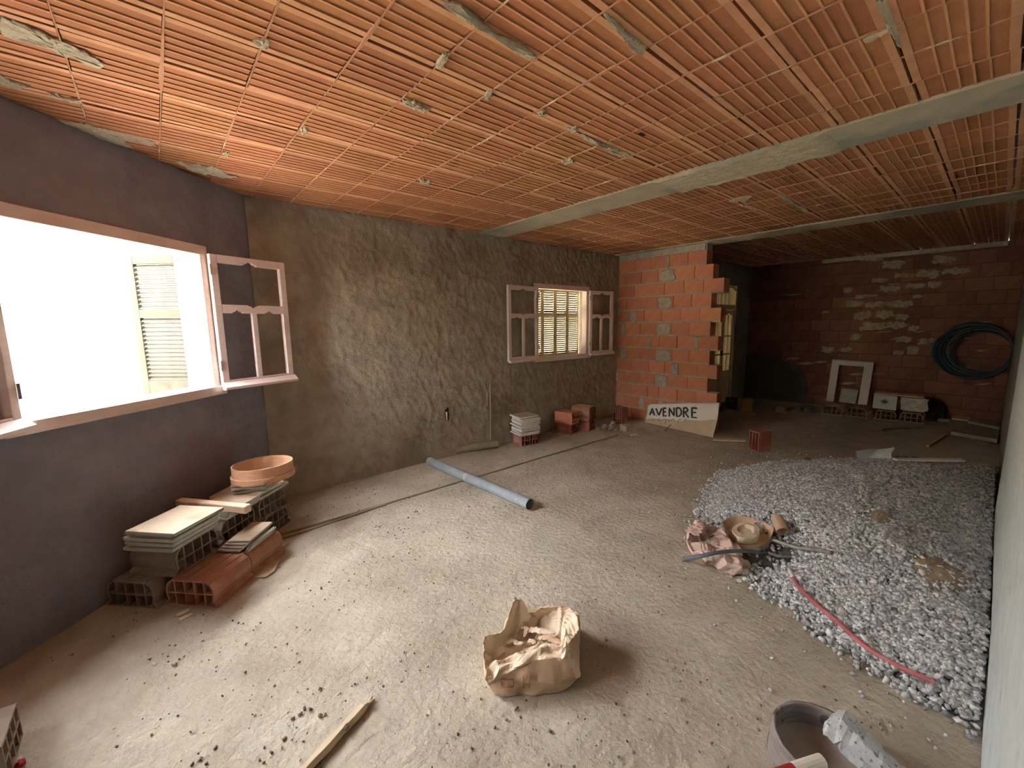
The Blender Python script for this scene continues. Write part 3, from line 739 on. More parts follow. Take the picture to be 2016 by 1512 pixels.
for k in range(4):
    tile(-1.06+.012*k, .565+.012*k, zs_, .27, .15, .014, .04*k, 'broken tile strip in the small stack on the terracotta block', 'tile strips on the terracotta block', 'tile_dust', name='tile_strip'); zs_ += .0165
for k in range(2):
    tile(-1.02, .662+.018*k, HB+.012, .25, .075, .011, .03, 'narrow tile strip leaning against the small stack', 'leaning tile strips', 'tile_dust', name='tile_strip', tx=-.95)
# rear stack with the sieve
for zz, uu in ((0,-.56),(HB+.005,-.58)):
    for q in (.20,):
        hb(uu-.02, q+.10, zz, False, 'hollow clay block in the rear stack under the sieve, '+('on the floor' if zz == 0 else 'second layer'), 'block_dust', W=.318)
z = 2*HB+.014
for k,(u,v,du,dv,rz) in enumerate(((-.60,.30,.36,.36,0),(-.645,.27,.34,.33,.05),(-.655,.36,.30,.30,-.06))):
    tile(u, v, z, du, dv, .02, rz, 'broad tile on the rear block stack below the sieve', 'broad tiles below the sieve', 'tile_dust'); z += .0225
for k,(u,v,du,dv,rz) in enumerate(((-.66,.36,.24,.24,.5),(-.65,.37,.25,.23,.25),(-.67,.34,.26,.24,.65),(-.66,.36,.25,.24,.4))):
    tile(u, v, z, du, dv, .016, rz, 'small square tile stacked crooked right under the sieve', 'small tiles right under the sieve', 'tile_dust'); z += .0185
sv = thing('sieve', 'round wooden hoop sieve on top of the rear tile stack', 'sieve', uvp(-.645,.44,z+.002))
def hoop(r0, r1, z0, z1, n=56):
    m = MB(); vs = [(r*math.cos(2*math.pi*k/n), r*math.sin(2*math.pi*k/n), zz) for (r,zz) in ((r1,z0),(r1,z1),(r0,z1),(r0,z0)) for k in range(n)]
    return m.add(vs, [(a*n+k, a*n+(k+1)%n, ((a+1)%4)*n+(k+1)%n, ((a+1)%4)*n+k) for a in range(4) for k in range(n)])
hoop(.202,.209,0,.115).obj('upper_hoop', 'wood_sieve', sv, smooth=False)
hoop(.210,.219,0,.042).obj('lower_hoop', 'wood_sieve', sv)
m = MB()
for k in range(-19,20):
    a = .01*k; l = math.sqrt(.2025**2-a*a); m.box((a-.0008,-l,.018),(a+.0008,l,.0195)); m.box((-l,a-.0008,.0185),(l,a+.0008,.020))
m.obj('wire_mesh', 'steel', sv)
sv.rotation_euler = (-.03, .02, .4)
# broken tiles on the floor beside the pile
def flat_poly(pxs, t, name, mat, label, cat, group=None, lift=.003, tilt=None):
    P = np.array([G(*q) for q in pxs]); c = P.mean(0); poly = [(p[0]-c[0], p[1]-c[1]) for p in P]
    ar = sum(poly[i][0]*poly[(i+1)%len(poly)][1]-poly[(i+1)%len(poly)][0]*poly[i][1] for i in range(len(poly)))
    if ar < 0: poly = poly[::-1]
    o = MB().prism(poly, 0, t).obj(name, mat, loc=(c[0],c[1],lift), bevel=.002)
    if tilt: o.rotation_euler = tilt
    return tag(o, label, cat, group)
flat_poly([(526,1078),(562,1066),(570,1072),(538,1092),(524,1090)], .016, 'tile_fragment', 'tile_dust', 'small tile fragment on the floor near the conduit ends', 'tile')
flat_poly([(528,1082),(556,1070),(562,1074),(536,1088)], .012, 'tile_fragment', 'tile', 'smaller fragment stacked on the floor tile fragment', 'tile', lift=.0195)
flat_poly([(505,1118),(520,1106),(550,1106),(540,1128),(524,1138),(497,1139)], .008, 'tile_fragment', 'tile', 'thin pale tile fragment beside the terracotta blocks', 'tile')
flat_poly([(345,1212),(372,1200),(376,1203),(352,1216)], .006, 'wood_splinter', 'wood_raw', 'thin splinter on the floor before the block pile', 'splinter')
flat_poly([(350,1220),(378,1208),(381,1211),(356,1224)], .005, 'wood_splinter', 'wood_raw', 'second thin splinter nearer the open floor before the pile', 'splinter')
# conduit lines in the floor
a, b2 = G(540,1058), G(1216,857)
P = [a+(b2-a)*t+np.array([0,.004*math.sin(t*23),.006]) for t in np.linspace(0,1,40)]
tag(MB().tube(P, .010, 6).obj('floor_conduit', 'pvc_dust'), 'long thin dusty conduit running along the floor to the partition', 'conduit')
a, b2 = G(524,1072), G(760,994)
P = [a+(b2-a)*t+np.array([0,.003*math.sin(t*17),.006]) for t in np.linspace(0,1,20)]
tag(MB().tube(P, .010, 6).obj('floor_conduit', 'pvc_dust'), 'short dusty conduit lying beside the long one near the pile', 'conduit')

# ---- pipes
pa, pb = G(846,908,.05), G(1043,993,.05)
tag(MB().tube([pa+(pb-pa)*t for t in np.linspace(0,1,12)], .05, 26, r_in=.93).obj('drain_pipe', 'pvc', smooth=False), 'grey plastic drain pipe lying across the floor', 'pipe')
pa, pb = G(896,886,.05), G(979,874,.05)
tag(MB().tube([pa+(pb-pa)*t for t in np.linspace(0,1,8)], .05, 22, r_in=.9).obj('pipe_offcut', 'pvc_dust'), 'short dusty pipe offcut at the foot of the plastered wall', 'pipe')
pt = PY(965,755,YA-.03); pb_ = PY(966,866,YA-.03); pb_[2] = max(pb_[2], .02)
tag(MB().tube([pt, (pt+pb_)/2+[.004,-.003,0], pb_], .011, 8).obj('wall_conduit', 'pvc_dust'), 'grey conduit running down the plastered wall to the floor', 'conduit')
pt = PY(959,765,YA-.025); pb_ = PY(960,800,YA-.025)
tag(MB().tube([pt, pb_], .010, 8).obj('wall_conduit', 'pvc_dust'), 'short conduit stub set in plaster beside the longer one', 'conduit')
p = PY(878,815,YA-.02)
sb = thing('socket_hole', 'small open socket recess with a white strip in the plastered wall', 'socket', p)
MB().box((-.02,-.012,-.08),(.035,.004,.08)).obj('recess', 'dark', sb); MB().box((-.01,-.022,-.075),(.006,-.008,.03)).obj('strip', 'tile_w', sb)  # shade inside the recess painted as a dark box

# ---- stack of tiles on a brick, small window side
c0 = G(1028,880); e1 = G(1062,874)-c0; e1 /= np.linalg.norm(e1); az = math.atan2(e1[1], e1[0])
nrm = np.array([-e1[1], e1[0], 0])
def loc2(a, b2, z): return c0+e1*a+nrm*b2+np.array([0,0,z])
o = hollow(.24,.26,.145,6,2,.008).obj('hollow_brick', 'brick_red', loc=loc2(.135,.135,.0)); o.rotation_euler = (0,0,az+math.pi/2); tag(o, 'red hollow brick under the stack of white tiles', 'brick')
z = .147
for k in range(11):
    t = .022; top = k == 10
    o = MB().box((-.15,-.14,0),(.15,.14,t), mi=1, top=0).obj('wall_tile', ['tile_dust','tile_w'], loc=loc2(.135+R.uniform(-.018,.018),.135+R.uniform(-.015,.015),z), bevel=.003)
    o.rotation_euler = (0,0,az+R.uniform(-.07,.07)); z += t+.002
    tag(o, 'thick white tile in the stack on the red brick' if not top else 'topmost dusty white tile on the red brick stack', 'tile', 'white tiles stacked on a brick')
# ---- four bricks stacked by the wall
c0 = G(1130,855); e = G(1107,850)-c0; azb = 0
p1 = c0+np.array([.04,.17,0])
o = hollow(.26,.19,.15,3,2).obj('hollow_brick', 'brick_red', loc=p1+[.0,0,0]); o.rotation_euler=(0,0,1.75); tag(o, 'dusty lower left brick of the four stacked by the plastered wall', 'brick')
o = hollow(.30,.22,.175,3,3).obj('hollow_brick', 'brick', loc=p1+[-.01,0,.152]); o.rotation_euler=(0,0,1.80); tag(o, 'orange upper left brick of the four stacked by the plastered wall', 'brick')
p2 = G(1160,851)+np.array([.10,.20,0])
o = hourdis(.30,.20,.16,3).obj('hollow_brick', 'brick_red', loc=p2); o.rotation_euler=(0,0,1.78); tag(o, 'flanged lower right brick of the four stacked by the plastered wall', 'brick')
o = hourdis(.32,.24,.20,3).obj('hollow_brick', 'block', loc=p2+[-.0,.0,.168]); o.rotation_euler=(0,0,1.78); tag(o, 'dusty flanged top right brick of the four stacked by the plastered wall', 'brick')
# ---- upright pierced brick in the corner
p = G(1220,836)
o = hollow(.13,.19,.28,4,6,.012).obj('hollow_brick', 'brick_red', loc=p+[.08,.05,0]); o.rotation_euler=(0,0,-.12); tag(o, 'red brick standing on end with its holes showing, at the partition corner', 'brick')
# white block, shard and rubble
c0 = G(1233,851); e = G(1262,847)-c0
o = MB().box((0,0,0),(float(np.linalg.norm(e)),.16,.09)).obj('stone_block', 'tile_dust', loc=c0, bevel=.006); o.rotation_euler=(0,0,math.atan2(e[1],e[0])); tag(o, 'pale stone block lying at the conduit end by the partition', 'block')
def lump(name, mat, p, size, seed, label, cat, group=None, flat=1.0):
    r = np.random.RandomState(seed); vs, fs = [], []
    n1, n2 = 6, 9
    for i in range(n1+1):
        th = math.pi*i/n1
        for j in range(n2):
            ph = 2*math.pi*j/n2; q = r.uniform(.75,1.15)
            vs.append((size*q*math.sin(th)*math.cos(ph), size*q*.8*math.sin(th)*math.sin(ph), max(-.42*size*flat, size*q*flat*.75*math.cos(th))))
    fs = [(i*n2+j, i*n2+(j+1)%n2, (i+1)*n2+(j+1)%n2, (i+1)*n2+j) for i in range(n1) for j in range(n2)]
    vs = [(x,y,z+.42*size*flat) for x,y,z in vs]
    fs = [f[::-1] for f in fs]
    return tag(MB().add(vs, fs).obj(name, mat, loc=p, rotz=r.uniform(0,6)), label, cat, group)
rl = 'grey rubble lump at the wall foot between the bricks and the partition'
for k,(x,y,s_) in enumerate(((1178,846,.05),(1190,844,.06),(1198,847,.05),(1205,843,.065),(1212,848,.05),(1208,837,.06),(1186,851,.035))):
    lump('rubble_lump', 'mortar' if k%2 else 'block_dust', G(x,y), s_, 100+k, rl, 'rubble', 'rubble by the partition')
lump('shard', 'tile_w', G(1243,858), .035, 130, 'small white shard on the floor in front of the pale block', 'shard', flat=.4)
lump('shard', 'tile_w', G(1250,858), .05, 131, 'bigger white shard in front of the pale stone block', 'shard', flat=.5)
lump('rubble_lump', 'brick_red', G(1091,852), .045, 133, 'small red brick bit on the floor by the white tile stack', 'rubble')

# ---- for-sale board
sg = thing('sale_board', 'bent white for-sale board with hand-painted lettering leaning on the brick partition', 'sign', (6.1,3.1,0))
ny, nz = 24, 12
def board(s, t, off=0.0):          # s 0 left..1 right, t 0 bottom..1 top
    y = 3.72+(2.565-3.72)*s; zt = .300+(.482-.300)*s
    if s < .03: zt -= .03*(1-s/.03)
    z = .003+(zt-.003)*t
    lean = .20*(1-t)**1.8*(.35+.65*s)+.012
    return np.array([6.165-lean-off-6.1, y-.02*(1-t)*s-3.1, z])
g = np.array([[board(j/ny, i/nz) for j in range(ny+1)] for i in range(nz+1)])
MB().sheet(g).obj('sheet', 'sign', sg, smooth=True, solid=.004)
g = np.array([[board(j/ny*.995+.002, (i/nz)*(.16+.30*(j/ny)**.7+.02*math.sin(j*.9)+.02*math.sin(j*.37)), .0035) for j in range(ny+1)] for i in range(nz+1)])
MB().sheet(g).obj('mud_film', 'sign_mud', sg, smooth=True)
def sign_uv(cx, cy):               # crop pixel of the photograph -> board surface
    x, y = 1260+cx/12.6, 780+cy/12.6
    best = None
    s0 = (PX(x, y, 6.12)[1]-3.72)/(2.565-3.72); t0 = .6
    for _ in range(12):
        p = board(s0, t0, .004)+[6.1,3.1,0]; q = PX(x, y, p[0])
        s0 = (q[1]-3.72)/(2.565-3.72); zt = .300+(.482-.300)*s0; t0 = min(1,(q[2]-.003)/(zt-.003))
    return board(s0, max(0,t0), .0045)
letters = [[(240,470),(305,300),(360,480)],[(268,415),(345,415)],[(398,475),(412,482)],[(395,300),(465,480),(540,300)],[(650,300),(580,295),(575,495),(660,490)],[(578,395),(645,388)],
           [(722,505),(725,290),(840,495),(845,280)],[(900,290),(905,505),(960,505),(1015,450),(1025,370),(990,300),(900,285)],[(1075,525),(1080,290),(1150,290),(1180,335),(1160,385),(1090,400)],[(1110,400),(1195,535)],
           [(1415,305),(1285,290),(1280,530),(1400,540)],[(1282,415),(1385,405)]]
def strokes(pl, w, name, mat):
    m = MB()
    for l in pl:
        pts = []
        for a, b2 in zip(l[:-1], l[1:]):
            for k in range(4): pts.append((a[0]+(b2[0]-a[0])*k/4, a[1]+(b2[1]-a[1])*k/4))
        pts.append(l[-1]); W_ = [sign_uv(*p) for p in pts]; n = len(W_); vs = []
        for i in range(n):
            d = W_[min(i+1,n-1)]-W_[max(i-1,0)]; d /= np.linalg.norm(d)+1e-9; s_ = np.cross([1,0,0], d); s_ /= np.linalg.norm(s_)+1e-9
            vs += [W_[i]+s_*w, W_[i]-s_*w]
        m.add(vs, [(2*i,2*i+1,2*i+3,2*i+2) for i in range(n-1)])
    return m.obj(name, mat, sg)
for gsl in ((0,2),(2,3),(3,4),(4,6),(6,7),(7,8),(8,10),(10,12)): strokes(letters[gsl[0]:gsl[1]], .0145, 'letter', 'ink')
for dg in [[(300,590),(325,565),(355,580),(350,620)],[(430,620),(440,580),(470,565),(495,590),(500,630)],[(560,575),(650,570),(625,640),(620,700)],[(690,625),(720,570),(718,640)],[(770,620),(775,585),(810,570),(845,585),(840,620)],[(930,640),(950,590),(990,570),(1025,590)],[(1080,620),(1105,580),(1150,580)]]: strokes([dg], .007, 'faded_digit', 'ink_f')

a, b2 = G(1310,848,.01), G(1327,832,.05)
tag(MB().tube([a, (a+b2)/2+[0,0,.02], b2], [.010,.007,.003], 6).obj('twig', 'crumb'), 'dark twig on the floor in front of the for-sale board', 'twig')
flat_poly([(1404,864),(1468,866),(1468,870),(1404,868)], .012, 'wood_strip', 'wood_raw', 'thin pale batten on the floor beside the for-sale board', 'board')
# ---- red brick standing alone
c0 = G(1506,892); e = G(1525,888)-c0
o = hollow(.20,.155,.255,3,1,.012).obj('hollow_brick', 'brick_red', loc=c0+np.array([.10,.10,0])); o.rotation_euler=(0,0,math.atan2(-.6,1)+.1); tag(o, 'lone red brick standing upright on the open floor before the end wall', 'brick')
# ---- bricks at the foot of the door wall
p = G(1466,811)
o = hollow(.28,.18,.20,3,2).obj('hollow_brick', 'brick_d', loc=p+[.16,.30,0]); o.rotation_euler=(0,0,.5); tag(o, 'dark red brick on the floor near the arched door', 'brick')
o = MB().box((-.11,-.06,0),(.11,.06,.25)).obj('stone_block', 'cream_wall', loc=p+[.05,.02,0], bevel=.008); o.rotation_euler=(0,0,-.7); tag(o, 'cream block standing beside the dark brick near the door', 'block')
o = hollow(.28,.20,.15,3,2).obj('hollow_brick', 'brick_d', loc=G(1432,815)+[.1,.25,0]); o.rotation_euler=(0,0,.2); tag(o, 'dark brick lying in shadow behind the sale board, near the door', 'brick')
lump('shard', 'tile_w', G(1482,818), .045, 140, 'small pale shard on the dim floor near the cream block', 'shard')
# ---- things along the end wall
gl = 'flanged clay blocks along the end wall'
bl = []
for (x,y,lab,w) in ((1640,817,'dusty flanged block furthest left under the white leaning frame',.34),(1690,822,'dusty flanged block under the right foot of the white leaning frame',.34),(1744,827,'dusty flanged block under the small white printed carton',.32),(1796,832,'dusty flanged block under the plastic-wrapped carton',.34)):
    p = G(x,y)+np.array([.16,.02,0]); o = hourdis(.33,w-.055,.155,4).obj('hollow_block', 'tile_dust', loc=p); tag(o, lab, 'block', gl); bl.append(p)
    o.rotation_euler = (0,0,R.uniform(-.08,.08))
# white frame: quad ring between two tilted planes
fr = [(1638,711,9.74),(1720,717,9.74),(1706,799,9.34),(1626,791,9.34)]
P = np.array([PX(a,b2,c) for a,b2,c in fr]); lowz = P[2:,2].min(); P[:,2] += .168-lowz
def bil(s, t): return (P[0]*(1-s)+P[1]*s)*(1-t)+(P[3]*(1-s)+P[2]*s)*t
fx = [0,.19,.79,1]; ft = [0,.10,1.0]
wf = thing('white_frame', 'white painted open frame leaning on the brick end wall', 'frame', (P[2]+P[3])/2)
base = np.array(wf.location); th = np.array([.045,0,.02])
def slab_piece(s0,s1,t0,t1,name):
    q = [bil(s0,t0),bil(s1,t0),bil(s1,t1),bil(s0,t1)]; q = [v-base for v in q]
    MB().add([tuple(v) for v in q]+[tuple(v+th) for v in q], [(0,1,2,3),(7,6,5,4),(0,4,5,1),(1,5,6,2),(2,6,7,3),(3,7,4,0)]).obj(name, 'white_box' if False else 'sign', wf)
slab_piece(0,.19,0,1,'side_board'); slab_piece(.79,1,0,1,'side_board'); slab_piece(.19,.79,0,.10,'top_board')
q = [PX(a,b2,c) for a,b2,c in ((1657,761,9.50),(1690,765,9.50),(1684,792,9.36),(1651,788,9.36))]; c = sum(q)/4
dz = .170-min(v[2] for v in q)
tag(MB().add([tuple(v-c) for v in q]+[tuple(v-c+[.015,0,0]) for v in q], [(0,1,2,3),(7,6,5,4),(0,4,5,1),(1,5,6,2),(2,6,7,3),(3,7,4,0)]).obj('wall_tile', 'tile_edge', loc=c+[0,0,dz]), 'grey tile propped inside the white leaning frame', 'tile')
# cartons
def carton(p, w, d, h, rz, label, mat):
    t = thing('carton', label, 'box', p, rz)
    MB().box((-d/2,-w/2,0),(d/2,w/2,h)).obj('carton_body', mat, t, bevel=.004); return t
ct = carton(bl[2]+np.array([-.02,.02,.172]), .30, .20, .23, -.05, 'small white printed carton on a dusty flanged block', 'white_box')
MB().prism([(0,-.035),(.05,0),(0,.035),(-.05,0)], -.1045, -.1005, 'x').obj('printed_emblem', 'hose_g', ct); ct.children[1].location = (0,0,.125)
ct2 = carton(bl[3]+np.array([-.0,.0,.172]), .26, .20, .21, .1, 'pale carton wrapped in crumpled plastic on the right flanged block', 'tile_w')
gs = np.array([[(-.115-.006*R.random(), -.16+.32*j/8, .02+.20*i/6) for j in range(9)] for i in range(7)]); gs = crumple(gs.reshape(-1,3), .03, 9, 3).reshape(7,9,3)
gs[:,:,0] = np.minimum(gs[:,:,0], -.106); MB().sheet(gs).obj('plastic_wrap', 'sheeting', ct2)
o = MB().box((-.14,-.30,0),(.14,.30,.018)).obj('board', 'wood_plank', loc=bl[2]+np.array([.02,-.12,.412])); o.rotation_euler=(.0,0,.05); tag(o, 'short board laid across the tops of the two cartons', 'board')
# black sack beside the cartons
def blob(name, mat, p, rx, ry, h, seed, label, cat, amp=.05, freq=6, n=18, mm=9):
    V = []
    for i in range(mm+1):
        th = math.pi/2*i/mm
        for j in range(n): a = 2*math.pi*j/n; V.append((rx*math.cos(th)**.6*math.cos(a), ry*math.cos(th)**.6*math.sin(a), h*math.sin(th)))
    V = np.array(V); W_ = crumple(V, amp, freq, seed); W_[:,2] = np.maximum(W_[:,2], .001); W_[:n,2] = 0.001
    F = [(i*n+j, i*n+(j+1)%n, (i+1)*n+(j+1)%n, (i+1)*n+j) for i in range(mm) for j in range(n)]
    return tag(MB().add(W_, F).obj(name, mat, loc=p), label, cat)
blob('black_sack', 'black', G(1826,828)+[.14,-.02,0], .16, .17, .34, 5, 'slumped black plastic sack beside the wrapped carton', 'sack', .07)
blob('cloth_heap', 'hose_g', G(1598,811)+[.1,.05,0], .2, .14, .10, 6, 'low dark grey heap left of the flanged blocks by the end wall', 'heap', .05)
# planks and slabs near the right wall
def plank(pxs, z0, t, name, mat, label, cat, tilt=0):
    P = np.array([G(x,y,z0) for x,y in pxs]); c = P.mean(0); Q = P-c
    if tilt: Q[:,2] += (np.array([q[1]>np.mean([p[1] for p in pxs]) for q in pxs])*-1.0+.5)*tilt
    n = len(Q); vs = [tuple(q) for q in Q]+[tuple(q+[0,0,t]) for q in Q]
    return tag(MB().add(vs, [tuple(range(n)), tuple(range(n,2*n))[::-1]]+[(i,n+i,n+(i+1)%n,(i+1)%n) for i in range(n)]).obj(name, mat, loc=c), label, cat)
plank([(1868,832),(1885,826),(1968,852),(1962,872),(1872,856)], .012, .05, 'concrete_slab', 'concrete_d', 'grey slab lying on the floor at the right wall, before the end wall', 'slab')
plank([(1874,818),(1912,824),(1910,830),(1874,826)], .06, .02, 'wood_strip', 'wood_raw', 'short yellowish wood strip behind the grey slab', 'board')
plank([(1912,824),(1968,836),(1966,846),(1905,833)], .064, .035, 'concrete_slab', 'concrete_d', 'smaller grey slab behind the big one in the far right corner', 'slab')
a, b2 = G(1826,878,.02), G(1862,856,.02)
tag(MB().tube([a,b2], .018, 6).obj('wood_stick', 'wood_raw'), 'pale stick on the floor before the grey slabs', 'stick')
a, b2 = G(1735,846,.012), G(1812,842,.012)
tag(MB().tube([a,(a+b2)/2+[.05,.02,0],b2], .014, 6).obj('wood_stick', 'lead'), 'thin grey rod on the floor before the flanged blocks', 'stick')
a, b2 = G(1846,826,.03), G(1880,830,.03)
tag(MB().tube([a,b2], .03, 8).obj('pipe_offcut', 'pvc'), 'grey pipe on the floor beside the black sack', 'pipe')
flat_poly([(1530,800),(1552,806),(1548,815),(1526,810)], .012, 'tile_fragment', 'tile_w', 'pale tile shard on the dim floor by the dark cement patch', 'tile')
flat_poly([(1545,808),(1560,803),(1564,806),(1550,812)], .02, 'tile_fragment', 'brick_d', 'reddish shard on the dim floor by the dark cement patch', 'tile', lift=.016)
# hose coil on the end wall
cp = PX(1914,690,XE-.105)
coil = thing('hose_coil', 'coil of dark teal and grey hose hanging on the end wall', 'hose', cp)
MB().tube([(.095,0,.30),(-.05,0,.32)], .008, 8).obj('wall_nail', 'steel', coil)
for k in range(20):
    r = (.425-.0075*k) if k < 17 else R.uniform(.36,.42)
    dy = -(.425-r)*.92+R.uniform(-.012,.012); dz_ = R.uniform(-.02,.02)-(.425-r)*.15; ph = R.random()*6
    ex = 1+.03*R.uniform(-1,1); xo = -.055+.012*(k%6)
    p = [(xo+.010*math.sin(3*t+ph), dy+r*ex*math.cos(t), dz_+(r/ex)*math.sin(t)) for t in np.linspace(0, 2*math.pi, 49)]
    MB().tube(p, .011, 7, cap=False).obj('hose_loop', 'hose_t' if k%4 else 'hose_g', coil, smooth=True)
# ---------------------------------------------------------------- gravel heap
edge = [G(*q)[:2] for q in ((1425,930),(1392,975),(1384,1010),(1440,1095),(1490,1150),(1560,1200),(1640,1262),(1730,1322),(1820,1375),(1922,1432))]
poly = np.array([tuple(p) for p in edge]+[(2.2,-.6),(7.0,-.6),(6.9,.0),(6.6,.5),(6.15,1.0),(5.4,1.55)])
def inpoly(x, y):
    c = np.zeros(np.shape(x), bool); n = len(poly)
    for i in range(n):
        (xa,ya),(xb,yb) = poly[i], poly[i-1]
        c ^= ((ya > y) != (yb > y)) & (x < (xb-xa)*(y-ya)/(yb-ya+1e-12)+xa)
    return c
def polyd(x, y):
    d = np.full(np.shape(x), 9.0); n = len(poly)
    for i in range(n):
        a, b2 = poly[i-1], poly[i]; ab = b2-a; t = np.clip(((x-a[0])*ab[0]+(y-a[1])*ab[1])/(ab@ab), 0, 1)
        d = np.minimum(d, np.hypot(x-a[0]-ab[0]*t, y-a[1]-ab[1]*t))
    return np.where(inpoly(x, y), d, -d)
SKC = G(1462,1076)[:2]
def heap(x, y):
    d = np.maximum(polyd(x, y), 0)
    carve = 1-np.exp(-(np.hypot(x-SKC[0], y-SKC[1])/.43)**4)
    return carve*.34*(1-np.exp(-d*1.15))*(.8+.4*fbm(x*1.4, y*1.4, 71))+.02*(fbm(x*6, y*6, 72)-.5)*np.minimum(1, d*8)
xs = np.arange(2.2, 7.05, .03); ys = np.arange(-.112, 2.1, .03); gx, gy = np.meshgrid(xs, ys)
gz = heap(gx, gy)-.006; nx = len(xs)
i, j = np.meshgrid(np.arange(nx-1), np.arange(len(ys)-1)); a = (j*nx+i).ravel()
F = np.stack([a, a+1, a+nx+1, a+nx], -1); V = np.stack([gx, gy, gz], -1).reshape(-1,3)
keep = (polyd(V[:,0], V[:,1])[F] > -.02).any(1); F = F[keep]
us, inv = np.unique(F, return_inverse=True)
hp = arrays('gravel_heap', V[us], inv.reshape(F.shape), 'gravel_base', smooth=True, kind='stuff')
tag(hp, 'big heap of grey gravel against the right wall', 'gravel', kind='stuff')
sandc = [(G(1735,1026,.2)[:2], .26, .11), (G(1850,1150,.12)[:2], .24, .20)]
def stones(cx, cy, cz, size, name, parent, seed):
    r = np.random.RandomState(seed); n = len(cx)
    C = np.array([(x,y,z) for z in (-1,1) for y in (-1,1) for x in (-1,1)], float)
    P = C[None]*(1+r.uniform(-.38,.22,(n,8,3)))*np.stack([size*r.uniform(.55,1.0,n), size*r.uniform(.45,.85,n), size*r.uniform(.35,.65,n)], -1)[:,None,:]*.5
    q = r.normal(size=(n,4)); q /= np.linalg.norm(q, axis=1)[:,None]; w,x,y,z = q.T
    Rm = np.stack([1-2*(y*y+z*z),2*(x*y-z*w),2*(x*z+y*w),2*(x*y+z*w),1-2*(x*x+z*z),2*(y*z-x*w),2*(x*z-y*w),2*(y*z+x*w),1-2*(x*x+y*y)], -1).reshape(n,3,3)
    P = np.einsum('nij,nkj->nki', Rm, P)+np.stack([cx,cy,cz], -1)[:,None,:]
    Fb = np.array([(0,2,3,1),(4,5,7,6),(0,1,5,4),(1,3,7,5),(3,2,6,7),(2,0,4,6)])
    F = (np.arange(n)*8)[:,None,None]+Fb[None]
    return arrays(name, P.reshape(-1,3), F.reshape(-1,4), 'gravel', parent, kind='stuff')
r = np.random.RandomState(5)
N_ = 112000
sx, sy = r.uniform(2.2, 7.0, N_), r.uniform(-.098, 2.1, N_)
d = polyd(sx, sy); pr_ = np.clip((d+.10)/.16, 0, 1)**1.6
pr_ *= np.clip((np.hypot(sx-SKC[0], sy-SKC[1])-.27)/.14, .04, 1)
for c, ra, rb in sandc: pr_ *= np.clip(((sx-c[0])**2/ra**2+(sy-c[1])**2/rb**2)*.9-.12, .22, 1)
pr_ *= np.where(sx > 4.6, .72, 1)
k = r.rand(N_) < pr_*.86; sx, sy, d = sx[k], sy[k], d[k]
size = r.uniform(.014, .034, len(sx))*np.where(sx < 3.4, 1.1, 1.0)
stones(sx, sy, heap(sx, sy)+size*.16+np.where(d < 0, .002, 0), size, 'gravel_stones', hp, 6)
for c, ra, rb in sandc:
    n = 22; rings = []
    for q in (1.0,.75,.5,.25,.02):
        a = np.linspace(0, 2*math.pi, n, endpoint=False); px_, py_ = c[0]+ra*q*np.cos(a)*(1+.15*np.sin(3*a)), np.maximum(-.11, c[1]+rb*q*np.sin(a)*(1+.12*np.cos(2*a)))
        rings.append(np.stack([px_, py_, heap(px_, py_)-.008+.024*(1-q**2)], -1))
    V = np.vstack(rings); MB().add(V, [(i*n+j, i*n+(j+1)%n, (i+1)*n+(j+1)%n, (i+1)*n+j) for i in range(4) for j in range(n)]).obj('sand_patch', 'sand', hp, smooth=True)
# stray stones and crumbs on the floor
def scatter(name, mat, n, cfun, s0, s1, seed, label, cat):
    r = np.random.RandomState(seed); x, y = cfun(r, n); s_ = r.uniform(s0, s1, len(x))
    o = stones(x, y, s_*.2, s_, name, None, seed+1); o.data.materials.clear(); o.data.materials.append(MT[mat]); return tag(o, label, cat, kind='stuff')
def near_heap(r, n):
    x, y = r.uniform(1.9,6.2,n), r.uniform(-.1,2.6,n); d = polyd(x, y); k = (d < -.03) & (r.rand(n) < np.exp(d*4.5)); return x[k], y[k]
scatter('stray_gravel', 'gravel', 2600, near_heap, .010, .022, 81, 'loose pebbles scattered on the floor around the gravel heap', 'gravel')
def allfloor(r, n):
    x, y = r.uniform(-.6,6.0,n), r.uniform(.1,4.3,n); k = ((np.stack([x,y],-1)-QC[:2])@NC[:2] > .08) & (polyd(x,y) < -.05) & (fbm(x*1.5,y*1.5,83) > .42); return x[k], y[k]
scatter('plaster_crumbs', 'crumb', 3600, allfloor, .004, .014, 84, 'small dark crumbs of dried plaster over the floor', 'crumbs')
def flakes(r, n):
    pts = [(540,1468),(640,1340),(420,1480),(620,1160),(820,1010),(1040,1412),(590,1400),(340,1310)]
    x, y = [], []
    for q in pts:
        p = G(*q); k = r.randint(3,8); x += list(p[0]+r.normal(size=k)*.035); y += list(p[1]+r.normal(size=k)*.035)
    return np.array(x), np.array(y)
scatter('bark_flakes', 'crumb', 1, flakes, .008, .02, 87, 'dark flakes in small clusters on the bright floor', 'crumbs')

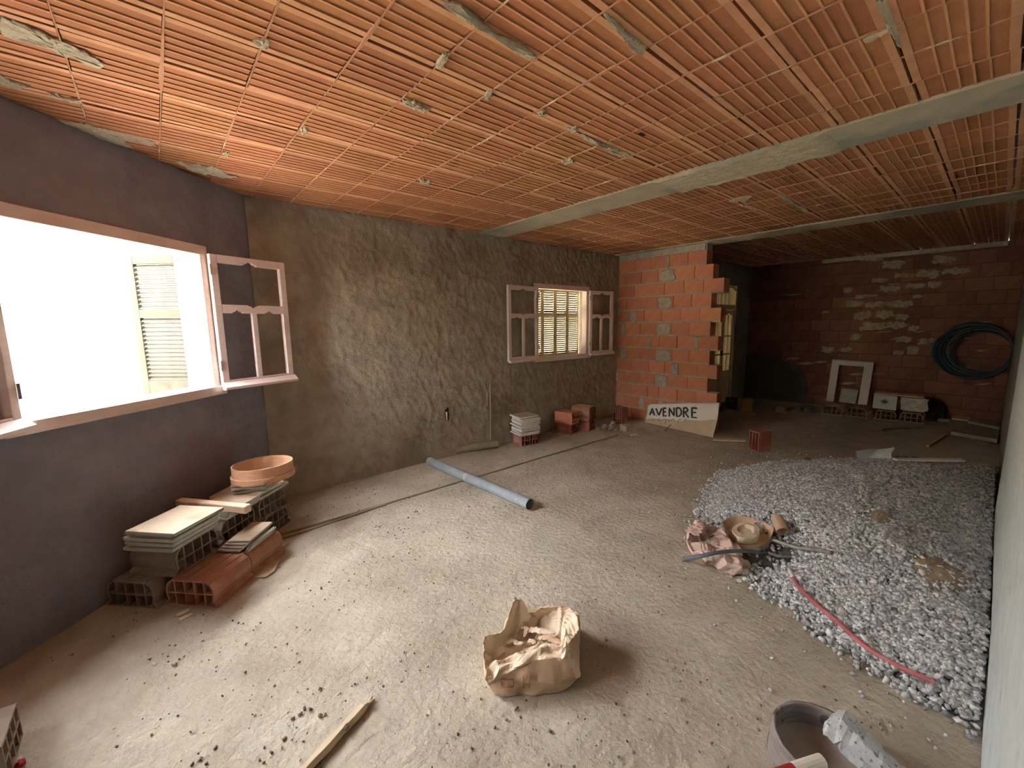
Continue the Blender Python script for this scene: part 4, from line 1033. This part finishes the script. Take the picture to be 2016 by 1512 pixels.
# ---------------------------------------------------------------- torn cement sack (open floor)
def catmull(P, n):
    P = np.asarray(P, float); k = len(P); out = []
    for t in np.linspace(0, k, n, endpoint=False):
        i = int(t); f = t-i; p0,p1,p2,p3 = (P[(i+q-1)%k] for q in range(4))
        out.append(.5*((2*p1)+(-p0+p2)*f+(2*p0-5*p1+4*p2-p3)*f*f+(-p0+3*p1-3*p2+p3)*f**3))
    return np.array(out)
def loft(loops, n, sub, seed, amp, freq):
    L = [catmull(l, n) for l in loops]; rows_ = []
    for a, b2 in zip(L[:-1], L[1:]):
        for k in range(sub): rows_.append(a+(b2-a)*k/sub)
    rows_.append(L[-1]); g = np.array(rows_); s_ = g.shape
    w = crumple(g.reshape(-1,3), amp, freq, seed).reshape(s_)
    w[0,:,2] = g[0,:,2]; w[:,:,2] = np.maximum(w[:,:,2], .004); return w
def ring_mesh(g, mi_fn=None):
    a, n = g.shape[:2]; m = MB(); m.add(g.reshape(-1,3), [(i*n+j, i*n+(j+1)%n, (i+1)*n+(j+1)%n, (i+1)*n+j) for i in range(a-1) for j in range(n)]); return m
ck = lambda cx, cy, z: G(940+cx/7.2, 1170+cy/7.2, z)
# stations, clockwise in the picture from the front left corner
base_ = [ck(290,1440,.003), ck(700,1420,.003), ck(1080,1395,.003), ck(1330,1290,.003), ck(1440,1010,.003), ck(1420,700,.003), ck(1330,480,.003), ck(1080,400,.003), ck(800,420,.003), ck(560,420,.003), ck(430,560,.003), ck(300,800,.003), ck(210,1000,.003), ck(230,1260,.003)]
mid_ =  [ck(220,1300,.055), ck(680,1260,.065), ck(1080,1230,.07), ck(1360,1120,.07), ck(1440,880,.09), ck(1440,580,.10), ck(1400,400,.10), ck(1090,300,.09), ck(800,310,.09), ck(540,260,.10), ck(400,470,.08), ck(180,720,.08), ck(110,960,.08), ck(150,1200,.06)]
rim_ =  [ck(160,1180,.10), ck(690,1005,.125), ck(1050,890,.14), ck(1230,900,.15), ck(1330,640,.165), ck(1430,480,.17), ck(1340,215,.18), ck(1075,180,.165), ck(800,200,.145), ck(530,80,.185), ck(360,520,.12), ck(120,600,.14), ck(85,770,.13), ck(120,1100,.11)]
inn_ =  [ck(300,1000,.105), ck(620,890,.125), ck(900,800,.14), ck(1180,790,.145), ck(1180,660,.10), ck(1120,560,.08), ck(1020,420,.075), ck(950,260,.10), ck(800,390,.06), ck(650,400,.09), ck(470,540,.04), ck(380,650,.06), ck(300,850,.06), ck(240,960,.09)]
low_ =  [ck(480,900,.03), ck(620,820,.035), ck(850,740,.07), ck(1020,720,.09), ck(1040,640,.06), ck(1000,560,.03), ck(900,480,.03), ck(830,430,.03), ck(760,450,.025), ck(640,500,.02), ck(560,600,.02), ck(480,680,.025), ck(430,760,.03), ck(430,840,.045)]
cen_ = [ck(690,640,.008)]*14
bag = thing('cement_sack', 'torn open brown paper cement sack standing on the open floor', 'sack', ck(760,900,0))
bo = np.array(bag.location)
g = loft([base_, mid_, rim_], 150, 10, 21, .034, 10); g[-1] = catmull(rim_, 150)+NR.normal(size=(150,3))*.0025
ring_mesh(g-bo).obj('sack_body', 'paper', bag, solid=.003)
g2 = loft([rim_, inn_, low_, cen_], 150, 9, 22, .055, 11); g2[0] = g[-1]
ring_mesh(g2-bo).obj('folded_lining', 'paper_in', bag, solid=.003)
# torn strips inside and the hanging tongue
def strip(pts, w, name, mat, seed, parent, org, amp=.008):
    P = np.array(pts); n = 14; t = np.linspace(0, len(P)-1, n); C = np.array([P[int(min(q,len(P)-1.001))]+(P[int(min(q,len(P)-1.001))+1]-P[int(min(q,len(P)-1.001))])*(q-int(min(q,len(P)-1.001))) for q in t])
    rows_ = []
    for i in range(n):
        d = C[min(i+1,n-1)]-C[max(i-1,0)]; d /= np.linalg.norm(d)+1e-9; s_ = np.cross(d, [0,0,1]); s_ /= np.linalg.norm(s_)+1e-9
        ww = w*(1-.5*(i/(n-1))**3)*(1+.25*math.sin(i*2.3+seed))
        rows_.append([C[i]+s_*ww*q+np.array([0,0,.25*ww*(1-abs(q))]) for q in (-1,-.5,0,.5,1)])
    g = crumple(np.array(rows_).reshape(-1,3), amp, 14, seed).reshape(n,5,3)-org
    return MB().sheet(g).obj(name, mat, parent, solid=.002)
strip([ck(1235,760,.165), ck(1310,900,.14), ck(1390,1050,.10), ck(1440,1180,.07)], .022, 'torn_tongue', 'paper_in', 31, bag, bo)
strip([ck(720,500,.08), ck(900,520,.10), ck(1090,540,.105)], .020, 'torn_strip', 'paper_in', 32, bag, bo)
strip([ck(870,600,.085), ck(1000,610,.105), ck(1190,690,.11)], .022, 'torn_strip', 'paper', 33, bag, bo)
strip([ck(410,690,.07), ck(500,640,.085), ck(560,700,.08), ck(640,690,.08)], .014, 'torn_strip', 'paper_in', 34, bag, bo)
strip([ck(620,480,.085), ck(700,470,.09), ck(660,600,.08)], .010, 'torn_strip', 'paper_in', 35, bag, bo)
strip([ck(720,660,.09), ck(800,660,.095), ck(790,720,.09)], .010, 'torn_strip', 'paper_in', 36, bag, bo)
# printed frames on the front face
def front_pt(cx, cy):
    # nearest body vertex to the view ray, nudged towards the camera
    x, y = 940+cx/7.2, 1170+cy/7.2; dr = ray(x, y); dr = dr/np.linalg.norm(dr); V = g.reshape(-1,3)-CAMP
    t = V@dr; q = np.linalg.norm(V-np.outer(t, dr), axis=1)+.3*(t-t.min()); k = np.argmin(q)
    return CAMP+dr*(t[k]-.009)-bo
for l in ([(335,1210),(510,1205),(515,1310),(345,1315),(335,1210)], [(650,1160),(655,1330)], [(730,1130),(735,1320)]):
    W_ = [front_pt(a[0]+(b2[0]-a[0])*k/4, a[1]+(b2[1]-a[1])*k/4) for a, b2 in zip(l[:-1], l[1:]) for k in range(4)]+[front_pt(*l[-1])]
    MB().tube(W_, .003, 5).obj('faded_print', 'ink_r', bag)


# ---------------------------------------------------------------- second sack, by the gravel
cz = lambda cx, cy, z: G(1330+cx/10.08, 1020+cy/10.08, z)
b1 = [cz(300,640,.003),cz(430,740,.003),cz(620,900,.003),cz(800,990,.003),cz(1100,1075,.003),cz(1440,1105,.003),cz(1460,1010,.003),cz(1300,820,.003),cz(1260,640,.003),cz(1150,480,.003),cz(940,330,.003),cz(760,230,.003),cz(520,150,.003),cz(340,330,.003)]
r1 = [cz(295,500,.07),cz(440,640,.06),cz(640,830,.05),cz(830,900,.055),cz(1080,1010,.05),cz(1420,1060,.03),cz(1430,930,.05),cz(1260,760,.06),cz(1200,560,.06),cz(1060,380,.08),cz(900,230,.10),cz(720,210,.09),cz(470,80,.13),cz(300,260,.12)]
i1 = [cz(420,500,.04),cz(560,600,.05),cz(720,720,.06),cz(900,760,.09),cz(1040,820,.10),cz(1180,900,.08),cz(1180,800,.09),cz(1080,680,.09),cz(1010,560,.07),cz(900,420,.06),cz(820,360,.05),cz(700,330,.04),cz(560,260,.05),cz(440,360,.03)]
c1 = [cz(760,560,.03)]*14
sk = thing('paper_sack', 'crumpled pinkish paper sack on the floor at the gravel edge', 'sack', cz(800,700,0)); so = np.array(sk.location)
gA = loft([b1, r1, i1, c1], 110, 8, 41, .075, 8)
ring_mesh(gA-so).obj('sack_body', 'paper_p', sk, solid=.003)
strip([cz(300,320,.12), cz(420,180,.14), cz(520,110,.13)], .045, 'sack_fold', 'paper_p', 43, sk, so, .02)
strip([cz(480,560,.08), cz(640,560,.09), cz(760,640,.07)], .05, 'sack_fold', 'paper_p', 44, sk, so, .02)
strip([cz(820,300,.09), cz(960,380,.09), cz(1080,470,.06)], .045, 'sack_fold', 'paper_p', 45, sk, so, .02)
# shallow cardboard tray with a rolled paper in it
tb = [cz(960,300,.004),cz(1240,180,.004),cz(1560,230,.004),cz(1800,330,.004),cz(1900,440,.004),cz(1720,630,.004),cz(1400,640,.004),cz(1180,560,.004)]
tr_ = [p+[0,0,q] for p, q in zip([cz(930,260,.0),cz(1230,130,.0),cz(1580,190,.0),cz(1830,290,.0),cz(1930,420,.0),cz(1730,660,.0),cz(1380,670,.0),cz(1140,570,.0)], (.07,.075,.07,.07,.075,.05,.05,.06))]
ti = [q+(np.mean(tb,0)-q)*.12+[0,0,.012] for q in tb]
tc = [np.mean(tb,0)+[0,0,.012]]*8
tray = thing('paper_tray', 'oval brown paper tray tucked in the crumpled sack', 'tray', np.mean(tb,0)); to = np.array(tray.location)
ring_mesh(loft([tb, tr_, ti, tc], 64, 5, 46, .008, 7)-to).obj('tray_shell', 'paper', tray, solid=.003)
ro = [cz(1150,280,.03),cz(1350,200,.03),cz(1600,270,.03),cz(1660,400,.03),cz(1560,500,.03),cz(1260,500,.03),cz(1120,380,.03)]
m = ring_mesh(loft([ro, [p+[0,0,.05] for p in ro], [p+(np.mean(ro,0)-p)*.35+[0,0,.055] for p in ro], [p+(np.mean(ro,0)-p)*.55+[0,0,.035] for p in ro], [np.mean(ro,0)+[0,0,.036]]*7], 60, 5, 47, .006, 8)-to)
m.obj('rolled_paper', 'paper_in', tray)
# sticks around it
def rod(pts, r_, name, mat, label, cat, n=8, r_in=None):
    P = catmull_open(pts, 24); return tag(MB().tube(P, r_, n, r_in=r_in).obj(name, mat, smooth=True), label, cat)
def catmull_open(P, n):
    P = np.asarray(P, float); P = np.vstack([2*P[0]-P[1], P, 2*P[-1]-P[-2]]); k = len(P)-3; out = []
    for t in np.linspace(0, k-1e-6, n):
        i = int(t); f = t-i; p0,p1,p2,p3 = P[i:i+4]
        out.append(.5*((2*p1)+(-p0+p2)*f+(2*p0-5*p1+4*p2-p3)*f*f+(-p0+3*p1-3*p2+p3)*f**3))
    return np.array(out)
rod([cz(150,830,.012), cz(450,770,.09), cz(800,690,.12), cz(1150,655,.12), cz(1500,660,.07), cz(1850,720,.02)], .0135, 'plastic_tube', 'lead', 'bent blue-grey tube lying across the crumpled sack', 'tube')
oh = lambda x, y, dz: (lambda q: np.array([q[0], q[1], float(heap(q[0],q[1]))+dz]))(G(x, y, .05))
rod([cz(1850,690,.035), oh(1533,1093,.03), oh(1553,1097,.03)], .012, 'plastic_tube', 'hose_g', 'short dark tube end beyond the crumpled sack', 'tube')
rod([oh(1522,1064,.05), oh(1560,1082,.045), oh(1605,1104,.04), oh(1634,1119,.03)], .015, 'metal_bar', 'steel', 'dull metal bar lying on the gravel beside the sack', 'bar')
a = oh(1540,1060,.075); b2 = a+np.array([.085,.07,.055])
tag(MB().tube([a, b2], .042, 20, r_in=.88).obj('cardboard_tube', 'cardboard'), 'short brown cardboard tube on the gravel behind the metal bar', 'tube')
# red hose
hp_ = []
for x, y in ((1553,1120),(1572,1155),(1610,1192),(1650,1225),(1690,1262),(1730,1290),(1770,1312),(1808,1330),(1842,1343)):
    z = .03
    for _ in range(8): q = G(x, y, z); z = float(heap(q[0], q[1]))+.022
    hp_.append(G(x, y, z))
hz = thing('red_hose', 'pinkish red flexible pipe along the gravel edge', 'hose', G(1553,1120)); ho = np.array(hz.location)
P = catmull_open(hp_, 60); MB().tube(P[3:]-ho, .0125, 9).obj('hose_body', 'hose_r', hz, smooth=True); MB().tube(P[:5]-ho, .0132, 9).obj('pale_tip', 'tile_w', hz, smooth=True)
# bits round the gravel
for k,(x,y,s_,mt,lab) in enumerate(((1526,1164,.028,'red_chip','small red chip on the floor below the crumpled sack'),(1534,1153,.028,'tile_w','white pointed chip beside the red chip'),(1637,924,.05,'brick_d','dark red brick bit on the far gravel edge'),(1590,906,.05,'brick_d','dark brown bit just beyond the gravel edge'),(1455,1144,.02,'tile_w','small white ring-like pebble left of the red chip'),(1746,1320,.03,'mortar','pale stone at the red hose'))):
    lump('chip', mt, G(x,y), s_, 160+k, lab, 'chip', flat=.5)
flat_poly([(1607,1168),(1640,1168),(1648,1180),(1612,1178)], .01, 'tile_fragment', 'tile_dust', 'flat tan shard on the gravel beside the red hose', 'shard', lift=float(heap(*G(1627,1174,.06)[:2]))+.02)
# ---------------------------------------------------------------- plastic sheet and plank behind the gravel
q = [G(1690,912,.02), G(1688,889,.20), G(1722,882,.24), G(1758,878,.26), G(1768,896,.18), G(1755,912,.10), G(1722,915,.05)]
zc = [heap(p[0],p[1]) for p in q]
gs = np.array([[ (q[0]*(1-s)+q[5]*s)*(1-t)+(q[1]*(1-s)+q[3]*s)*t for s in np.linspace(0,1,12)] for t in np.linspace(0,1,9)])
gs = crumple(gs.reshape(-1,3), .04, 5, 51).reshape(9,12,3)
c = gs.mean((0,1)); gs[:,:,2] = np.maximum(gs[:,:,2], heap(gs[:,:,0],gs[:,:,1])+.012)
tag(MB().sheet(gs-c).obj('plastic_bag', 'sheeting2', loc=c, solid=.012) if False else MB().sheet(gs-c).obj('plastic_bag', 'white_box', loc=c, solid=.02), 'pale plastic bag slumped at the far top of the gravel', 'bag')
for k,(x,y,s_) in enumerate(((1769,899,.06),(1783,888,.06),(1804,892,.055),(1793,902,.05))):
    p = G(x, y, .15); lump('cement_clod', 'gravel_base', (p[0], p[1], max(0, float(heap(p[0],p[1]))-.01)), s_, 180+k, 'dark cement clod behind the plastic bag on the gravel', 'clod', 'clods behind the plastic bag')
a, b2 = G(1762,905,.22), G(1896,899,.26)
za = float(max(heap(a[0],a[1]),heap(b2[0],b2[1])))+.02
a[2] = b2[2] = za; e = b2-a
o = MB().box((0,-.03,0),(float(np.linalg.norm(e)),.03,.018)).obj('thin_plank', 'sign', loc=a); o.rotation_euler = (0,0,math.atan2(e[1],e[0])); tag(o, 'thin white plank along the far crest of the gravel', 'board')
# ---------------------------------------------------------------- stick, tub and stones up front
a, b2 = G(735,1368,.02), G(560,1556,.02); e = a-b2; L_ = float(np.linalg.norm(e)); n = 14; m = MB(); rows_ = []
for i in range(n+1):
    t = i/n; w = .017*(1+.15*math.sin(t*19))*(1 if t < .86 else (1-t)/.14*.85+.15); h = .028*(1 if t < .9 else .6)
    rows_.append([(L_*t,-w,.002),(L_*t,w,.002),(L_*t,w*.75,h),(L_*t,-w*.55,h*.95)])
V = np.array(rows_).reshape(-1,3); V[4*n:] += [0,.006,0]
m.add(V, [(i*4+j, (i+1)*4+j, (i+1)*4+(j+1)%4, i*4+(j+1)%4) for i in range(n) for j in range(4)]+[(0,1,2,3)[::-1],(4*n,4*n+1,4*n+2,4*n+3)])
st_ = thing('wood_stick', 'rough split wooden stick lying on the bright floor', 'stick', (b2[0],b2[1],.002), math.atan2(e[1],e[0]))
m.obj('stick_body', 'wood_raw', st_); MB().tube([(L_*.62,-.019,.018),(L_*.62,-.006,.024)], .011, 8).obj('knot', 'crumb', st_)
MB().tube([(L_*.90,-.012,.018),(L_*.97,-.022,.022)], [.007,.003], 6).obj('splinter', 'wood_raw', st_)
tubc = G(1620,1512)
tub = thing('mortar_tub', 'worn round mortar tub with dried mortar crust inside', 'tub', tubc)
rt = .165; n = 64; prof = [(rt*1.10,.0),(rt*1.06,.05),(rt,.105),(rt+.003,.11),(rt-.009,.11),(rt*1.05-.012,.06),(rt*1.06-.016,.022),(rt*.4,.018),(.002,.016)]
V = [(r_*math.cos(2*math.pi*k/n)*(1+.015*math.sin(3*2*math.pi*k/n)), r_*math.sin(2*math.pi*k/n), z+(.006*vnoise(k*.7,z*20,9) if z > .09 else 0)) for r_, z in prof for k in range(n)]
m = MB().add(V, [(i*n+k, i*n+(k+1)%n, (i+1)*n+(k+1)%n, (i+1)*n+k) for i in range(len(prof)-1) for k in range(n)])
for i in range(len(prof)-1):
    for k in range(n): m.m[i*n+k] = 1 if i >= 6 else 0
m.obj('tub_shell', ['tub','tub_in'], tub, smooth=True)
# rough grey block resting in the tub
a, b2 = G(1628,1420,.11), G(1780,1580,.02); e = b2-a; L_ = float(np.linalg.norm(e)); e /= L_
m = MB(); n = 16; rows_ = []
for i in range(n+1):
    t = i/n; w, h = .056*(1 if i else .8), .055*(1 if i else .75)
    rows_.append([(L_*t,-w,0),(L_*t,w,0),(L_*t,w*1.0,h),(L_*t,w*.55,h*1.55),(L_*t,-w*.5,h*1.6),(L_*t,-w*1.02,h)])
V = np.array(rows_).reshape(-1,3)+np.random.RandomState(3).normal(size=((n+1)*6,3))*.0035
m.add(V, [(i*6+j, (i+1)*6+j, (i+1)*6+(j+1)%6, i*6+(j+1)%6) for i in range(n) for j in range(6)]+[tuple(range(6))[::-1], tuple(range(6*n,6*n+6))])
o = m.obj('concrete_bar', 'gravel_bar', loc=a-[0,0,.035]) if 'gravel_bar' in MT else None
MT['gravel_bar'] = pm('pitted_concrete', S(176,180,184), S(200,204,206), 22, .9, .6, 60, bdist=.006, c3=S(110,112,118), c3scale=60, c3lo=.60, c3hi=.66)
o = m.obj('concrete_bar', 'gravel_bar', loc=a-[0,0,.0])
o.rotation_euler = (0, -math.asin(float(e[2])), math.atan2(float(e[1]),float(e[0]))); tag(o, 'pitted grey concrete bar resting in the mortar tub', 'concrete')
a, b2 = G(1618,1498,.135), G(1504,1536,.135)
rl_ = thing('paint_roller', 'dirty white and red roller lying over the tub rim', 'roller', (a+b2)/2); ro_ = np.array(rl_.location)
MB().tube(np.array([a+(b2-a)*t for t in (0,.5)])-ro_, .022, 14).obj('roller_sleeve', 'tile_w', rl_, smooth=False); MB().tube(np.array([a+(b2-a)*t for t in (.42,1)])-ro_, .021, 14).obj('roller_handle', 'red_chip', rl_)
# ---------------------------------------------------------------- brick and chip in the near left corner
p = G(33,1384,.15); qd = G(33,1384,.15)-G(6,1462,.15)
o = hollow(.30,.24,.15,4,2,.011).obj('hollow_brick', ['block_dust'], loc=(0,0,.0)); an = math.atan2(qd[1],qd[0])
# far inner corner of the top face sits at p; the pierced long side faces the room
fw = np.array([math.cos(an), math.sin(an), 0]); sd = np.array([-math.sin(an), math.cos(an), 0])
o.rotation_euler = (0,0,an+math.pi/2); c = p-fw*.12+sd*.15; o.location = (float(c[0]),float(c[1]),.003)
tag(o, 'dusty hollow brick with a pierced side on the floor under the big window', 'brick')
lump('chip', 'red_chip', G(40,1508), .02, 190, 'tiny crimson chip beside the near hollow brick', 'chip')
lump('chip', 'tile_w', G(303,1308), .012, 191, 'tiny white chip on the shaded floor left of the bright patch', 'chip')
